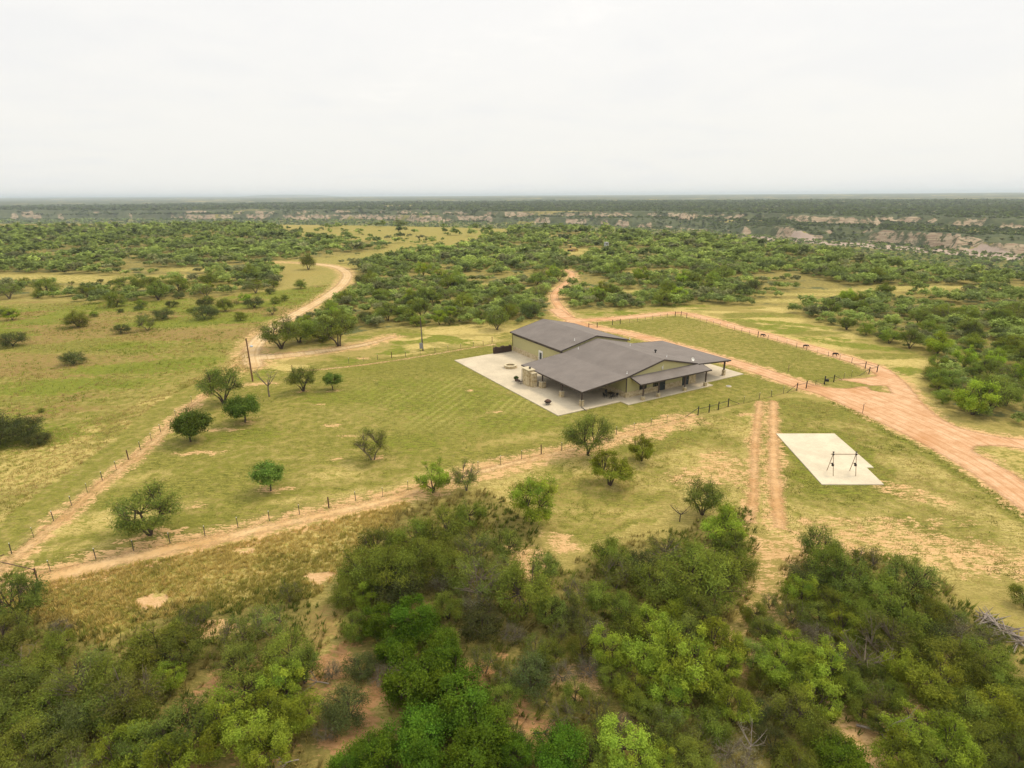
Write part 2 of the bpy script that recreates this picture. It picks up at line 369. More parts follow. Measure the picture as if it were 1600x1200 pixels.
def paint(X, Y):
    X = np.asarray(X, float); Y = np.asarray(Y, float)
    wx = X + 2.4*(fbm(X/3.2, Y/3.2, 201, 3)-.5) + .8*(fbm(X/.8, Y/.8, 203, 2)-.5)
    wy = Y + 2.4*(fbm(X/3.2+50, Y/3.2, 202, 3)-.5) + .8*(fbm(X/.8+9, Y/.8, 204, 2)-.5)
    r = np.hypot(X, Y)
    m = {k: np.zeros(X.shape) for k in MASKS}
    mx = lambda k, v: m.__setitem__(k, np.maximum(m[k], v))
    big = fbm(X/22, Y/22, 210, 4); mid = fbm(X/7, Y/7, 211, 4)
    # ---- left fields
    f1 = reg(wx, wy, [(-400,700),(-200,520),(0,470),(240,470),(430,455),(520,440),(505,465),(440,500),(385,535),(330,580),(200,640),(0,715)], 5)
    m['green'] = np.maximum(m['green'], f1*(.55+.6*(big-.4)))
    mx('brown', f1*sstep(.38, .58, fbm(X/26+3, Y/14, 220, 4))*1.0)
    mx('lush', f1*sstep(.50, .66, fbm(X/20, Y/12+7, 221, 4))*.85)
    for b in ((215,575,15,5.5,.1),(120,600,16,4,.0),(290,565,9,4,.2),(420,475,26,7,.4),(380,500,14,5,.3),(300,500,14,4,.2),(60,610,10,4,0),(480,455,24,8,.4),(210,540,10,3,0),(80,680,6,3,0),(45,690,7,3,.2)):
        mx('lush', blob(wx, wy, *b)*.95)
    for b in ((110,585,12,3,0),(60,560,20,5,0),(260,520,22,4,.2),(330,525,16,3,.3),(60,640,14,2.4,.1),(180,490,30,6,.1),(40,500,30,6,.1),(420,490,18,4,.5)):
        mx('brown', blob(wx, wy, *b)*.9)
    m['green'] = m['green']*(1-.7*m['brown'])
    f2 = reg(wx, wy, [(-300,900),(-300,690),(0,700),(200,635),(330,575),(390,545),(395,590),(330,605),(250,672),(130,768),(10,870),(-60,960)], 3)
    mx('straw', f2*sstep(.36, .58, fbm(X/9, Y/5, 230, 4))*.9); mx('green', f2*(.25+.6*sstep(.5, .7, mid)))
    strip = 1-sstep(2.2, 3.4, np.abs(seg_dist(wx, wy, W_PATH)-3.6)); mx('green', strip*.55*f2); m['straw'] *= 1-.6*strip
    # ---- mown yard and the ground round it
    yard = 1-sstep(-1, 1, poly_sd(X, Y, LAWN))
    g = .58 + .7*(big-.5) + .35*(mid-.5)
    m['green'] = m['green']*(1-yard) + yard*g
    for b in ((700,625,13,9,0),(800,660,9,4,0),(640,690,6,3,0),(560,620,12,5,0),(380,680,6,3,0),(640,600,10,4,0)): mx('green', yard*blob(wx, wy, *b)*.95); mx('lush', yard*blob(wx, wy, *b)*.35)
    for b in ((150,815,8,3.2,.6,.8),(240,800,6,2.5,.3,.6),(215,750,5,2,.5,.7),(530,740,5,2.6,0,.7),(620,725,4,2,0,.5),(470,715,5,1.3,.2,.35),(440,785,3.6,1,.3,.7),(100,860,6,1.4,.3,.7),(780,690,5,1.6,.3,.6),(850,680,6,2,.3,.6),(690,740,7,1.6,.4,.7),(560,770,7,1.6,.3,.6),(640,755,6,1.2,.4,.6)):
        px, py, a, c, an, s = b; k = yard*blob(wx, wy, px, py, a, c, an, .7)*s
        m['green'] *= 1-.75*k; mx('straw', k)
    for b in ((313,708,3.0,.8,0),(502,632,1.1,.5,0),(570,560,1.6,.8,0),(522,665,1.2,.5,0),(547,680,1.6,.5,0),(520,717,1.0,.5,0),(435,764,2.6,.7,.2),(330,672,1.6,.5,0),(583,716,1.4,.7,0),(300,790,1.2,.4,0),(735,610,.7,.4,0),(770,645,1.2,.5,.2),(520,610,1.4,.5,0),(475,613,1.3,.5,0),(383,660,1.3,.6,0),(402,600,3.6,1.4,.2),(360,670,1.5,.5,0),(240,836,3.6,.6,.25),(423,770,.9,.4,0),(1170,648,2,.6,.3),(900,640,1.6,.4,.4)):
        mx('bare', blob(wx, wy, *b, .9)*.72)
    # straw strips of the north strip and the ground beyond the fence
    beyond = reg(wx, wy, [(400,600),(395,540),(470,545),(560,520),(700,505),(850,500),(880,488),(1000,482),(1100,476),(1230,480),(1270,505),(1360,530),(1470,565),(1440,590),(1450,635),(1600,672),(1750,700),(1750,720),(1370,585),(1060,492),(920,510),(770,535),(480,580)], 3)
    mx('straw', beyond*sstep(.34, .6, fbm(X/11, Y/6, 240, 4))*.85); mx('green', beyond*sstep(.5, .66, fbm(X/13, Y/8, 241, 4))*.7)
    mx('lush', beyond*sstep(.62, .74, fbm(X/9, Y/6, 242, 3))*.8)
    for b in ((520,545,9,2,.1),(620,530,9,3,.1),(690,520,8,2,.1),(470,548,10,3,.1)): mx('straw', blob(wx, wy, *b))
    for b in ((1040,478,16,3,0),(1220,505,14,2.5,-.5),(1340,540,12,3,-.6),(640,522,4,1.2,0),(720,502,4,1.4,0)): mx('lush', blob(wx, wy, *b)*.8)
    # ---- dry ground south and east of the yard
    e = reg(wx, wy, [(700,770),(960,690),(1080,655),(1245,612),(1300,628),(1400,686),(1500,738),(1640,830),(1700,930),(1600,925),(1480,910),(1300,870),(1180,830),(1060,790),(900,860),(800,800)], 3)
    mx('straw', e*(.55+.8*(big-.4))); m['green'] = np.where(e > .5, .34+.9*(mid-.5), m['green'])
    pad = W2([(1213,678),(1304,678),(1363,731),(1381,758),(1284,758)])
    pd = poly_sd(wx, wy, pad)
    k = (1-sstep(.5, 4.2, pd)); m['straw'] *= 1-.9*k; mx('green', k*.95); mx('lush', k*.3)
    for b, s in (((1270,640,11,5,-.3),.9),((1230,655,4,6,0),.6),((1370,690,9,3,-.9),.55),((1440,820,4,2,-.9),.7),((1330,770,8,2,0),.7),((1130,690,4,3,0),.5),((1040,690,10,2.6,.5),.75),((1290,780,6,2,0),.5),((960,780,8,2,.1),.6),((880,760,6,2,.2),.6)):
        q = blob(wx, wy, *b)*s; mx('green', q); m['straw'] *= 1-.8*q
    for b, s in (((1260,860,9,2.4,0),.6),((1480,860,10,4,-.4),.55),((1130,730,3,5,0),.6),((1090,745,4,3,0),.5),((1420,770,5,2,-.8),.5),((1350,840,10,2.4,0),.5),((1330,815,14,1.0,0),.4)): mx('bare', blob(wx, wy, *b)*s)
    mx('lush', (1-sstep(.2, .7, np.abs(seg_dist(wx, wy, BERM))))*.45); mx('green', (1-sstep(.3, 2.4, seg_dist(wx, wy, BERM)))*.8)
    isl = reg(wx, wy, [(1535,705),(1600,700),(1720,722),(1720,790),(1600,745)], 1.0); mx('straw', isl); mx('green', isl*.4)
    jn = blob(wx, wy, 1345, 603, 8, 3, -.3); mx('straw', jn*.6); mx('green', jn*.55)
    # ---- tall yellow grass in the foreground
    fgr = reg(wx, wy, [(-120,905),(30,935),(60,912),(150,893),(300,862),(420,835),(540,805),(640,775),(600,830),(545,880),(490,930),(380,950),(230,965),(150,1005),(60,960),(-120,960)], 1.5)
    mx('straw', fgr*(.5+1.0*(mid-.35))); m['green'] = np.where(fgr > .5, .42+1.0*(big-.5)+.5*(mid-.5), m['green'])
    for b in ((497,901,1.3,.8,0),(240,938,1.5,.8,.3),(380,860,1.2,.5,0),(230,943,1.5,.6,0)): mx('dirt', blob(wx, wy, *b)*.9)
    mx('brown', blob(wx, wy, 480, 985, 3, 3)*.7); mx('bare', blob(wx, wy, 330, 985, 2.6, 1.2)*.7)
    # ---- brush country
    for poly in THICKET_PX:
        t = reg(wx, wy, poly, 1.5); mx('under', t*.95); m['straw'] *= 1-.85*t; m['green'] *= 1-.5*t
    for i, (px, py, a, c) in enumerate(CLEAR_FG):
        q = blob(wx, wy, px, py, a*.7, c*.7, .2*i, .95); mx('red' if px < 860 and py > 1000 else 'bare', q*.85); m['under'] *= 1-.75*q
    q = 1-sstep(1.2, 3.2, seg_dist(wx, wy, W2([(1195,860),(1205,920),(1198,990),(1165,1040)]))); mx('bare', q*.38); m['under'] *= 1-.5*q
    for poly, cl in ((WOOD_A, 1), (WOOD_B, 1)):
        t = reg(wx, wy, poly, 6); mx('wood', t*.35); mx('under', t*.55); mx('green', t*.3)
    for px, py, a, c in CLEAR_MID:
        if a: q = blob(wx, wy, px, py, a, c, 0, .6); mx('straw', q*.9); m['under'] *= 1-.8*q; m['wood'] *= 1-.8*q
    mm = reg(wx, wy, MEADOW, 10); mx('straw', mm*.55); mx('green', mm*.35); m['under'] *= 1-.7*mm
    # ---- dirt: halo of the roads that lie on top
    for line, w, s in ((DRIVE_IN, 2.4, .75), (DRIVE_OUT, 2.2, .7), (WIND, 2.4, .6), (WEST_ROAD, 3.2, .55), (SPUR, 2.6, .6), (S_PATH, 2.0, .62), (W_PATH, 1.1, .58), (TRACK_L, .75, .55), (TRACK_R, .9, .6)):
        d = seg_dist(wx, wy, line); mx('bare', (1-sstep(w*.7, w*2.2, d))*s)
    # ---- canyon
    if r.max() > 400:
        az = np.arctan2(X, Y); r0 = np.interp(az, AZK, R0K); r1 = np.interp(az, AZK, R1K)
        e_ = 3.0*np.maximum(1, r/900)
        zx = (terrain(X+e_, Y)-terrain(X-e_, Y))/(2*e_); zy = (terrain(X, Y+e_)-terrain(X, Y-e_))/(2*e_)
        slope = np.hypot(zx, zy); tz = terrain(X, Y)
        far = sstep(20, 80, r-r0)
        m['cliff'] = far*sstep(.26, .55, slope)*(r < 5000)*np.maximum(sstep(.42, .56, fbm(X/48, Y/48, 330, 4)), sstep(1350, 1385, 800 + FPX*np.tan(np.clip(az, -1.4, 1.4))/math.cos(TH))*(r < r1+140)*(.45+.5*sstep(.4, .55, fbm(X/60+5, Y/60, 331, 3))))
        floor = far*(1-sstep(-60, -10, r-r1-10))
        flowline = r1 - 62 - 30*(fbm(az*40, az*0+3, 300, 3)-.5)
        px = 800 + FPX*np.tan(np.clip(az, -1.4, 1.4))/math.cos(TH)
        m['river'] = sstep(1080, 1260, px)*(1-sstep(34, 52, np.abs(r-flowline)))*sstep(.2, .36, fbm(X/60, Y/25, 310, 3)+.12)
        mx('green', floor*.6); mx('wood', floor*.42)
        beyond = far*(1-floor); mx('wood', beyond*(.97-.9*sstep(.60, .74, fbm(X/260, Y/150, 320, 4))*sstep(0, 250, r-r1)))
        for k_ in ('straw', 'under', 'brown', 'bare', 'lush'): m[k_] = m[k_]*(1-far)
        m['straw'] = np.maximum(m['straw'], beyond*sstep(.63, .72, fbm(X/330+4, Y/170, 321, 4))*.8)
    return m

def ground_shader(name, edge=False, stripes=None, basecol=None):
    m, nt = new_mat(name); g = NT(nt); p = g.pos()
    A = [g.n('ShaderNodeAttribute', attribute_name='paint_'+c) for c in 'abcd']
    S = []
    for a in A:
        s = g.n('ShaderNodeSeparateColor'); g.link(a.outputs['Color'], s.inputs[0]); S += list(s.outputs)
    K = dict(zip(MASKS, S))
    nf = g.noise(g.map(p, .5, (1, 1.6, 1)), 3.6, 6, .68)          # tufts
    nm = g.noise(p, .75, 5, .6)
    nb = g.noise(p, .11, 4, .55)
    nh = g.noise(p, .022, 4, .55)
    ns = g.noise(g.map(p, .9, (.5, 2.0, 1)), 1.5, 5, .65)
    thr = g.ss(g.math('ADD', g.math('ADD', g.math('MULTIPLY', nf, .30), g.math('MULTIPLY', nm, .36)), g.math('MULTIPLY', ns, .34)), .39, .61)
    tone = g.ss(g.math('ADD', g.math('MULTIPLY', nf, .5), g.math('MULTIPLY', ns, .5)), .41, .60)
    def layer(col, key, c1, c2, w=.6, lo=.38, hi=.62, strength=1.0):
        k = K[key]
        x = g.math('ADD', k, g.math('MULTIPLY', g.math('SUBTRACT', thr, .5), w*1.1))
        f = g.ss(x, lo-.06, hi+.06)
        f = g.math('MULTIPLY', f, g.ss(k, .02, .15))
        if strength < 1: f = g.math('MULTIPLY', f, strength)
        return g.mix(f, col, g.mix(g.math('ADD', g.math('MULTIPLY', tone, .7), g.math('MULTIPLY', nb, .3)), c1, c2))
    col = g.mix(tone, (.20, .172, .046), (.42, .34, .12))
    col = g.mix(g.ss(nh, .4, .65), col, g.mix(nf, (.23, .18, .05), (.35, .285, .09)))
    col = layer(col, 'straw', (.34, .262, .072), (.57, .462, .19), .8)
    col = layer(col, 'brown', (.17, .118, .04), (.34, .235, .09), .9)
    gc1, gc2 = (.080, .092, .013), (.268, .246, .052)
    gcol = g.mix(tone, gc1, gc2)
    gcol = g.mix(g.math('MULTIPLY', g.ss(nb, .42, .68), .55), gcol, (.158, .166, .024))
    if stripes is not None:
        v = g.map(p, stripes, (1, 1, 1)); sp = g.n('ShaderNodeSeparateXYZ'); g.link(v, sp.inputs[0])
        wob = g.math('ADD', sp.outputs[1], g.math('MULTIPLY', g.noise(p, .3, 2), .5))
        st = g.math('PINGPONG', wob, .8)
        a2 = g.n('ShaderNodeAttribute', attribute_name='mown')
        gcol = g.mix(g.math('MULTIPLY', g.ss(g.math('ADD', g.math('MULTIPLY', st, .7), g.math('MULTIPLY', thr, 1.1)), .72, 1.05), g.math('MULTIPLY', a2.outputs['Fac'], g.math('MULTIPLY', g.ss(nb, .36, .6), .6))), gcol, (.46, .40, .135))
    k = K['green']; x = g.math('ADD', k, g.math('MULTIPLY', g.math('SUBTRACT', thr, .5), 1.05))
    col = g.mix(g.math('MULTIPLY', g.ss(x, .18, .58), .94), col, gcol)
    col = layer(col, 'lush', (.080, .105, .012), (.24, .255, .036), 1.0)
    col = layer(col, 'under', (.105, .100, .026), (.27, .215, .068), .7)
    col = layer(col, 'red', (.27, .145, .06), (.42, .245, .12), .9)
    col = layer(col, 'bare', (.44, .27, .115), (.63, .42, .215), .9)
    col = layer(col, 'dirt', (.46, .285, .13), (.62, .415, .23), .7)
    # far country
    nt1 = g.noise(p, .085, 5, .72); nt2 = g.noise(p, .018, 4, .6)
    fx = g.ss(g.math('ADD', K['wood'], g.math('MULTIPLY', g.math('SUBTRACT', nt1, .5), 1.9)), .40, .56)
    far = g.mix(g.ss(nt1, .35, .75), (.055, .070, .030), (.115, .125, .050))
    far = g.mix(g.math('MULTIPLY', g.ss(nt2, .5, .72), .5), far, (.085, .088, .035))
    col = g.mix(fx, col, far)
    sp = g.n('ShaderNodeSeparateXYZ'); g.link(p, sp.inputs[0])
    str_ = g.noise(g.map(p, 0, (.06, .06, 1)), .55, 4, .7)
    rock = g.mix(g.ss(str_, .4, .6), (.26, .175, .115), (.42, .335, .225))
    rock = g.mix(g.ss(g.noise(p, .09, 4, .65), .48, .62), rock, (.07, .08, .03))
    col = g.mix(g.ss(g.math('ADD', K['cliff'], g.math('MULTIPLY', g.math('SUBTRACT', nt1, .5), 1.1)), .3, .6), col, rock)
    col = g.mix(g.ss(g.math('ADD', K['river'], g.math('MULTIPLY', g.math('SUBTRACT', nt1, .5), .8)), .4, .6), col, g.mix(nt1, (.36, .25, .19), (.46, .38, .32)))
    P, O = g.bsdf(col, .95, .08, 0, g.math('ADD', nf, g.math('MULTIPLY', nm, .5)), .55, .18)
    if edge: alpha_edge(g, p, P, O, .55, .35)
    return m

def alpha_edge(g, p, P, O, amp, soft):
    """the sheet thins out along its border: signed distance + clumpy noise"""
    a = g.n('ShaderNodeAttribute', attribute_name='edge')
    n = g.math('ADD', g.math('MULTIPLY', g.noise(p, 2.6, 5, .7), .65), g.math('MULTIPLY', g.noise(p, .5, 3), .35))
    x = g.math('ADD', a.outputs['Fac'], g.math('MULTIPLY', g.math('SUBTRACT', n, .5), amp*4))
    f = g.math('SUBTRACT', 1.0, g.ss(x, -soft, soft))
    t = g.n('ShaderNodeBsdfTransparent'); mx = g.n('ShaderNodeMixShader')
    g.link(f, mx.inputs[0]); g.link(t.outputs[0], mx.inputs[1]); g.link(P.outputs[0], mx.inputs[2]); g.link(mx.outputs[0], O.inputs[0])

def road_shader(name, c1, c2, amp, soft, ruts=True, grass=.0):
    m, nt = new_mat(name); g = NT(nt); p = g.pos()
    nf = g.noise(p, 4.0, 6, .7); nm = g.noise(p, .6, 5, .6); nb = g.noise(p, .12, 4, .55)
    col = g.mix(g.ss(g.math('ADD', g.math('MULTIPLY', nf, .45), g.math('MULTIPLY', nm, .55)), .34, .64), c1, c2)
    col = g.mix(g.math('MULTIPLY', g.ss(nb, .46, .66), .55), col, (c1[0]*.95, c1[1]*.82, c1[2]*.68))
    a = g.n('ShaderNodeAttribute', attribute_name='across')
    if ruts:
        w = g.math('ADD', a.outputs['Fac'], g.math('MULTIPLY', nm, .5))
        cb = g.n('ShaderNodeCombineXYZ'); g.link(w, cb.inputs[0])
        sn = g.noise(cb.outputs[0], 1.6, 4, .7)
        col = g.mix(g.math('MULTIPLY', g.ss(sn, .48, .64), .7), col, (c1[0]*.82, c1[1]*.72, c1[2]*.6))
        col = g.mix(g.math('MULTIPLY', g.ss(sn, .5, .34), .35), col, (c2[0]*1.07, c2[1]*1.1, c2[2]*1.15))
    if grass: col = g.mix(g.math('MULTIPLY', g.ss(g.math('ADD', g.math('MULTIPLY', nf, .5), g.math('MULTIPLY', nb, .5)), .55, .66), grass), col, (.22, .20, .07))
    P, O = g.bsdf(col, .95, .08, 0, g.math('ADD', nf, nm), .5, .08)
    alpha_edge(g, p, P, O, amp, soft)
    return m

def put_paint(me, X, Y):
    m = paint(X, Y)
    for i, c in enumerate('abcd'):
        col_attr(me, 'paint_'+c, np.stack([np.clip(m[k], 0, 1) for k in MASKS[3*i:3*i+3]], 1))

def flt_attr(me, name, v):
    a = me.attributes.new(name, 'FLOAT', 'POINT'); a.data.foreach_set('value', np.asarray(v, np.float32))

def build_ground():
    rr = [6.0]
    while rr[-1] < 40000:
        r = rr[-1]
        rr.append(r + (.6 if r < 26 else .33 if r < 130 else .33*(r/130)**1.6 if r < 300 else r*.0056 if r < 2600 else r*.035))
    rr = np.array(rr)
    aa = np.concatenate([np.linspace(-180, -56, 32, endpoint=False), np.linspace(-56, 56, 760), np.linspace(56, 180, 33)[1:]]) * math.pi/180
    Rr, Aa = np.meshgrid(rr, aa, indexing='ij')
    X, Y = (Rr*np.sin(Aa)).ravel(), (Rr*np.cos(Aa)).ravel()
    Z = terrain(X, Y)
    nr, na = Rr.shape
    i = np.arange(nr-1)[:, None]*na + np.arange(na-1)[None, :]
    F = np.stack([i, i+1, i+na+1, i+na], -1).reshape(-1, 4)[:, ::-1]
    V = np.stack([X, Y, Z], 1)
    me = mesh_np('ground', V, F, None, True)
    put_paint(me, V[:, 0], V[:, 1])
    me.materials.append(ground_shader('open_ground'))
    o = obj('ground', me); tag(o, kind='structure')
    return o

def sheet(name, sdf, pts, step, mat, z, margin=1.2, painted=False, across=None):
    P = np.array(pts); x0, y0 = P.min(0)-4; x1, y1 = P.max(0)+4
    xs = np.arange(x0, x1+step, step); ys = np.arange(y0, y1+step, step)
    X, Y = np.meshgrid(xs, ys, indexing='ij'); d = sdf(X, Y); nx, ny = X.shape
    keep = d < margin
    cell = keep[:-1, :-1] | keep[1:, :-1] | keep[:-1, 1:] | keep[1:, 1:]
    ii, jj = np.nonzero(cell); a = ii*ny+jj
    F = np.stack([a, a+ny, a+ny+1, a+1], 1)
    used, inv = np.unique(F, return_inverse=True); F = inv.reshape(F.shape)
    Xf, Yf = X.ravel()[used], Y.ravel()[used]
    me = mesh_np(name, np.stack([Xf, Yf, terrain(Xf, Yf)+z], 1), F, mat, True)
    flt_attr(me, 'edge', d.ravel()[used])
    if across is not None: flt_attr(me, 'across', across(Xf, Yf))
    if painted:
        put_paint(me, Xf, Yf)
        flt_attr(me, 'mown', np.maximum(blob(Xf, Yf, 735, 625, 17, 12, 0, .8), .45*blob(Xf, Yf, 610, 600, 12, 6, 0, .8)))
    return tag(obj(name, me), kind='structure')

ground = build_ground()
sp0, sp1 = at2(714, 617), at2(756, 589); STR = math.atan2(sp1[1]-sp0[1], sp1[0]-sp0[0])
lawn = sheet('lawn', lambda X, Y: poly_sd(X, Y, LAWN), LAWN, .4, ground_shader('mown_lawn', True, -STR), .004, .8, True)

PINK1, PINK2 = (.45, .255, .128), (.63, .42, .262)
JUNC = W2([(1245,602),(1300,590),(1345,588),(1372,583),(1398,592),(1425,620),(1462,655),(1525,675),(1600,683),(1720,700),(1720,716),(1600,700),(1540,702),(1530,716),(1580,742),(1640,775),(1640,822),(1500,735),(1430,692),(1360,652),(1290,622)])
def sd_drive(X, Y):
    w = np.linspace(1.8, 2.6, len(DRIVE_IN)); w2 = np.full(len(DRIVE_OUT), 1.9)
    d = np.minimum(seg_dist(X, Y, DRIVE_IN, w), seg_dist(X, Y, DRIVE_OUT, w2))
    jp = poly_sd(X, Y, JUNC); hole = 5.0*blob(X, Y, 1335, 604, 7.5, 3.0, -.35, .5)
    return np.minimum(d, jp + 1.2 + hole)
sheet('dirt_road', sd_drive, DRIVE_IN+DRIVE_OUT+JUNC, .5, road_shader('pink_dirt', PINK1, PINK2, .55, .5), .009, 1.6, across=lambda X, Y: seg_dist(X, Y, DRIVE_IN))
sheet('dirt_road', lambda X, Y: seg_dist(X, Y, WIND, np.full(len(WIND), 1.35)), WIND, .6, road_shader('pale_dirt', (.48,.275,.135), (.64,.42,.25), .4, .5), .007, 1.4, across=lambda X, Y: seg_dist(X, Y, WIND))
sheet('sandy_road', lambda X, Y: np.minimum(seg_dist(X, Y, WEST_ROAD, np.concatenate([np.linspace(-1.5, 2.0, 10), np.full(len(WEST_ROAD)-10, 2.0)])), seg_dist(X, Y, SPUR, np.linspace(2.4, .8, len(SPUR)))), WEST_ROAD+SPUR, .6, road_shader('sandy_track', (.48,.34,.17), (.64,.48,.29), 1.0, .9, True, .6), .006, 1.8, across=lambda X, Y: seg_dist(X, Y, WEST_ROAD))
sheet('wheel_track', lambda X, Y: np.minimum(seg_dist(X, Y, TRACK_L, np.full(len(TRACK_L), .42)), seg_dist(X, Y, TRACK_R, np.full(len(TRACK_R), .55))), TRACK_L+TRACK_R, .25, road_shader('worn_wheel_track', (.44,.26,.115), (.60,.395,.21), .75, .55, False, .65), .006, 1.2)
sp_w = np.concatenate([np.linspace(1.2, .6, len(S_PATH)//2), np.linspace(.7, .15, len(S_PATH)-len(S_PATH)//2)])
sheet('fence_path', lambda X, Y: np.minimum(seg_dist(X, Y, S_PATH, sp_w), np.minimum(seg_dist(X, Y, W_PATH, np.full(len(W_PATH), .38)), seg_dist(X, Y, N_PATH, np.full(len(N_PATH), .22)))), S_PATH+W_PATH+N_PATH, .3, road_shader('fence_line_dirt', (.48,.31,.14), (.63,.44,.235), 1.0, .7, False, .75), .012, 1.2)

# ------------------------------------------------------------------ concrete
HB = at(872, 650.3); HA = R(30.35)
def hw(u, v, z=0.0):
    return (HB[0]+u*math.cos(HA)-v*math.sin(HA), HB[1]+u*math.sin(HA)+v*math.cos(HA), z)
def sd_poly_mesh(name, pts, z1, mat, loc, rz):
    mb = MB(); mb.prism([(x, y, z1) for x, y in pts], z1+.3)
    o = mb.build(name, mat, None, bevel=.015); o.location = loc; o.rotation_euler.z = rz
    return tag(o, kind='structure')
sd_poly_mesh('patio', [(0,0),(13.5,0),(13.5,-2),(34.8,-2),(34.8,-.1),(45.9,-.1),(45.9,20.2),(33.4,20.2),(33.4,41.3),(15,41.3),(0,40.5)], .13, M['concrete'], HB, HA)
PADW = [at2(1212.5, 678.3), at2(1284, 758), at2(1381, 758), at2(1353.5, 731.5), at2(1365, 731.5), at2(1303.7, 678.3)]
p0 = PADW[0]
sd_poly_mesh('concrete_pad', [(p[0]-p0[0], p[1]-p0[1]) for p in PADW], .12, M['padconcrete'], (p0[0], p0[1], 0), 0)

# ------------------------------------------------------------------ the ranch house
FL = .13
house = empty('ranch_house', HB, HA, 'low sage green ranch house with grey brown gabled roofs and stone wainscot beside the patio', 'house')
def wall_prof(u0, u1, uc, ze, zr): return [(u0, FL), (u1, FL), (u1, ze), (uc, zr), (u0, ze)]
def ext(mb, prof, v0, v1): mb.hull([(u, v0, z) for u, z in prof], [(u, v1, z) for u, z in prof])
mb = MB(); ext(mb, wall_prof(15.5, 33.0, 24.2, 3.9, 5.88), 1.0, 20.6); w = mb.build('wall', M['sage'], house)
mb = MB(); ext(mb, wall_prof(15.45, 33.05, 24.2, 4.42, 6.42), 20.95, 41.0); mb.build('wall', M['sage'], house)
# stone: wainscot strips proud of the walls, corner pillar, rear hall base
mb = MB()
mb.box(15.42, 23.4, .92, 1.06, FL-.02, 1.15); mb.box(25.05, 29.45, .92, 1.06, FL-.02, 1.15)
mb.box(15.41, 15.56, 1.06, 20.6, FL-.02, 1.15)
mb.box(31.2, 33.06, .90, 1.08, FL-.02, 1.75); mb.box(32.2, 33.05, .88, 1.06, 1.75, 2.9)
mb.box(15.36, 15.52, 20.95, 28.1, FL-.02, 1.25); mb.box(15.36, 15.52, 29.7, 41.05, FL-.02, 1.25); mb.box(15.36, 33.14, 40.98, 41.08, FL-.02, 1.25)
mb.build('stone_wainscot', M['stone'], house)
def roof_prof(pts, t=.17): return pts + [(u, z-t) for u, z in pts[::-1]]
mb = MB(); ext(mb, roof_prof([(5.5, 3.05), (15.3, 4.12), (24.2, 6.12), (33.1, 4.05)]), .80, 20.7); mb.build('main_roof', M['roof'], house)
mb = MB(); ext(mb, roof_prof([(33.1, 4.02), (42.2, 3.46)]), .5, 19.6); mb.build('carport_roof', M['roof'], house)
mb = MB(); ext(mb, roof_prof([(15.0, 4.6), (24.2, 6.68), (33.4, 4.6)]), 20.75, 41.4); mb.build('rear_roof', M['roof'], house)
mb = MB(); mb.hull([(16.3, 1.0, 3.98), (16.3, -1.9, 3.30), (16.3, -1.9, 3.16), (16.3, 1.0, 3.84)], [(34.0, 1.0, 3.98), (34.0, -1.9, 3.30), (34.0, -1.9, 3.16), (34.0, 1.0, 3.84)])
mb.build('porch_roof', M['roof'], house)
mb = MB()
def rake(pts, v0, v1, up=.03, dn=.25):
    for (u0, z0), (u1, z1) in zip(pts, pts[1:]):
        mb.hull([(u0, v0, z0-dn), (u1, v0, z1-dn), (u1, v0, z1+up), (u0, v0, z0+up)], [(u0, v1, z0-dn), (u1, v1, z1-dn), (u1, v1, z1+up), (u0, v1, z0+up)])
rake([(5.42, 3.04), (15.3, 4.12), (24.2, 6.12), (33.1, 4.05)], .72, .80)
rake([(5.42, 3.04), (15.3, 4.12), (15.5, 4.16)], 20.70, 20.74, .01)
rake([(33.16, 4.02), (42.28, 3.455)], .42, .50); rake([(33.16, 4.02), (42.28, 3.455)], 19.6, 19.68)
rake([(14.92, 4.58), (24.2, 6.68), (33.48, 4.58)], 20.66, 20.75, .03, .2); rake([(14.92, 4.58), (24.2, 6.68), (33.48, 4.58)], 41.4, 41.48)
mb.box(5.42, 5.5, .80, 20.70, 2.80, 3.06); mb.box(42.2, 42.28, .5, 19.6, 3.2, 3.47); mb.box(14.92, 15.0, 20.75, 41.4, 4.36, 4.61); mb.box(33.4, 33.48, 20.75, 41.4, 4.36, 4.61)
mb.box(16.22, 34.08, -1.98, -1.9, 3.08, 3.32); mb.hull([(16.22, -1.9, 3.08), (16.3, -1.9, 3.08), (16.3, -1.9, 3.31), (16.22, -1.9, 3.31)], [(16.22, .72, 3.7), (16.3, .72, 3.7), (16.3, .72, 3.93), (16.22, .72, 3.93)])
mb.hull([(34.0, -1.9, 3.08), (34.08, -1.9, 3.08), (34.08, -1.9, 3.31), (34.0, -1.9, 3.31)], [(34.0, .4, 3.64), (34.08, .4, 3.64), (34.08, .4, 3.87), (34.0, .4, 3.87)])
mb.box(15.40, 15.56, .90, 1.02, 1.16, 3.86)                     # dark corner board
mb.box(15.38, 15.50, 20.88, 21.02, 1.26, 4.4); mb.box(15.38, 15.5, 40.96, 41.12, 1.26, 4.4); mb.box(15.43, 15.449, 21.02, 40.96, 3.9, 4.33)
mb.build('roof_trim', M['trim'], house)
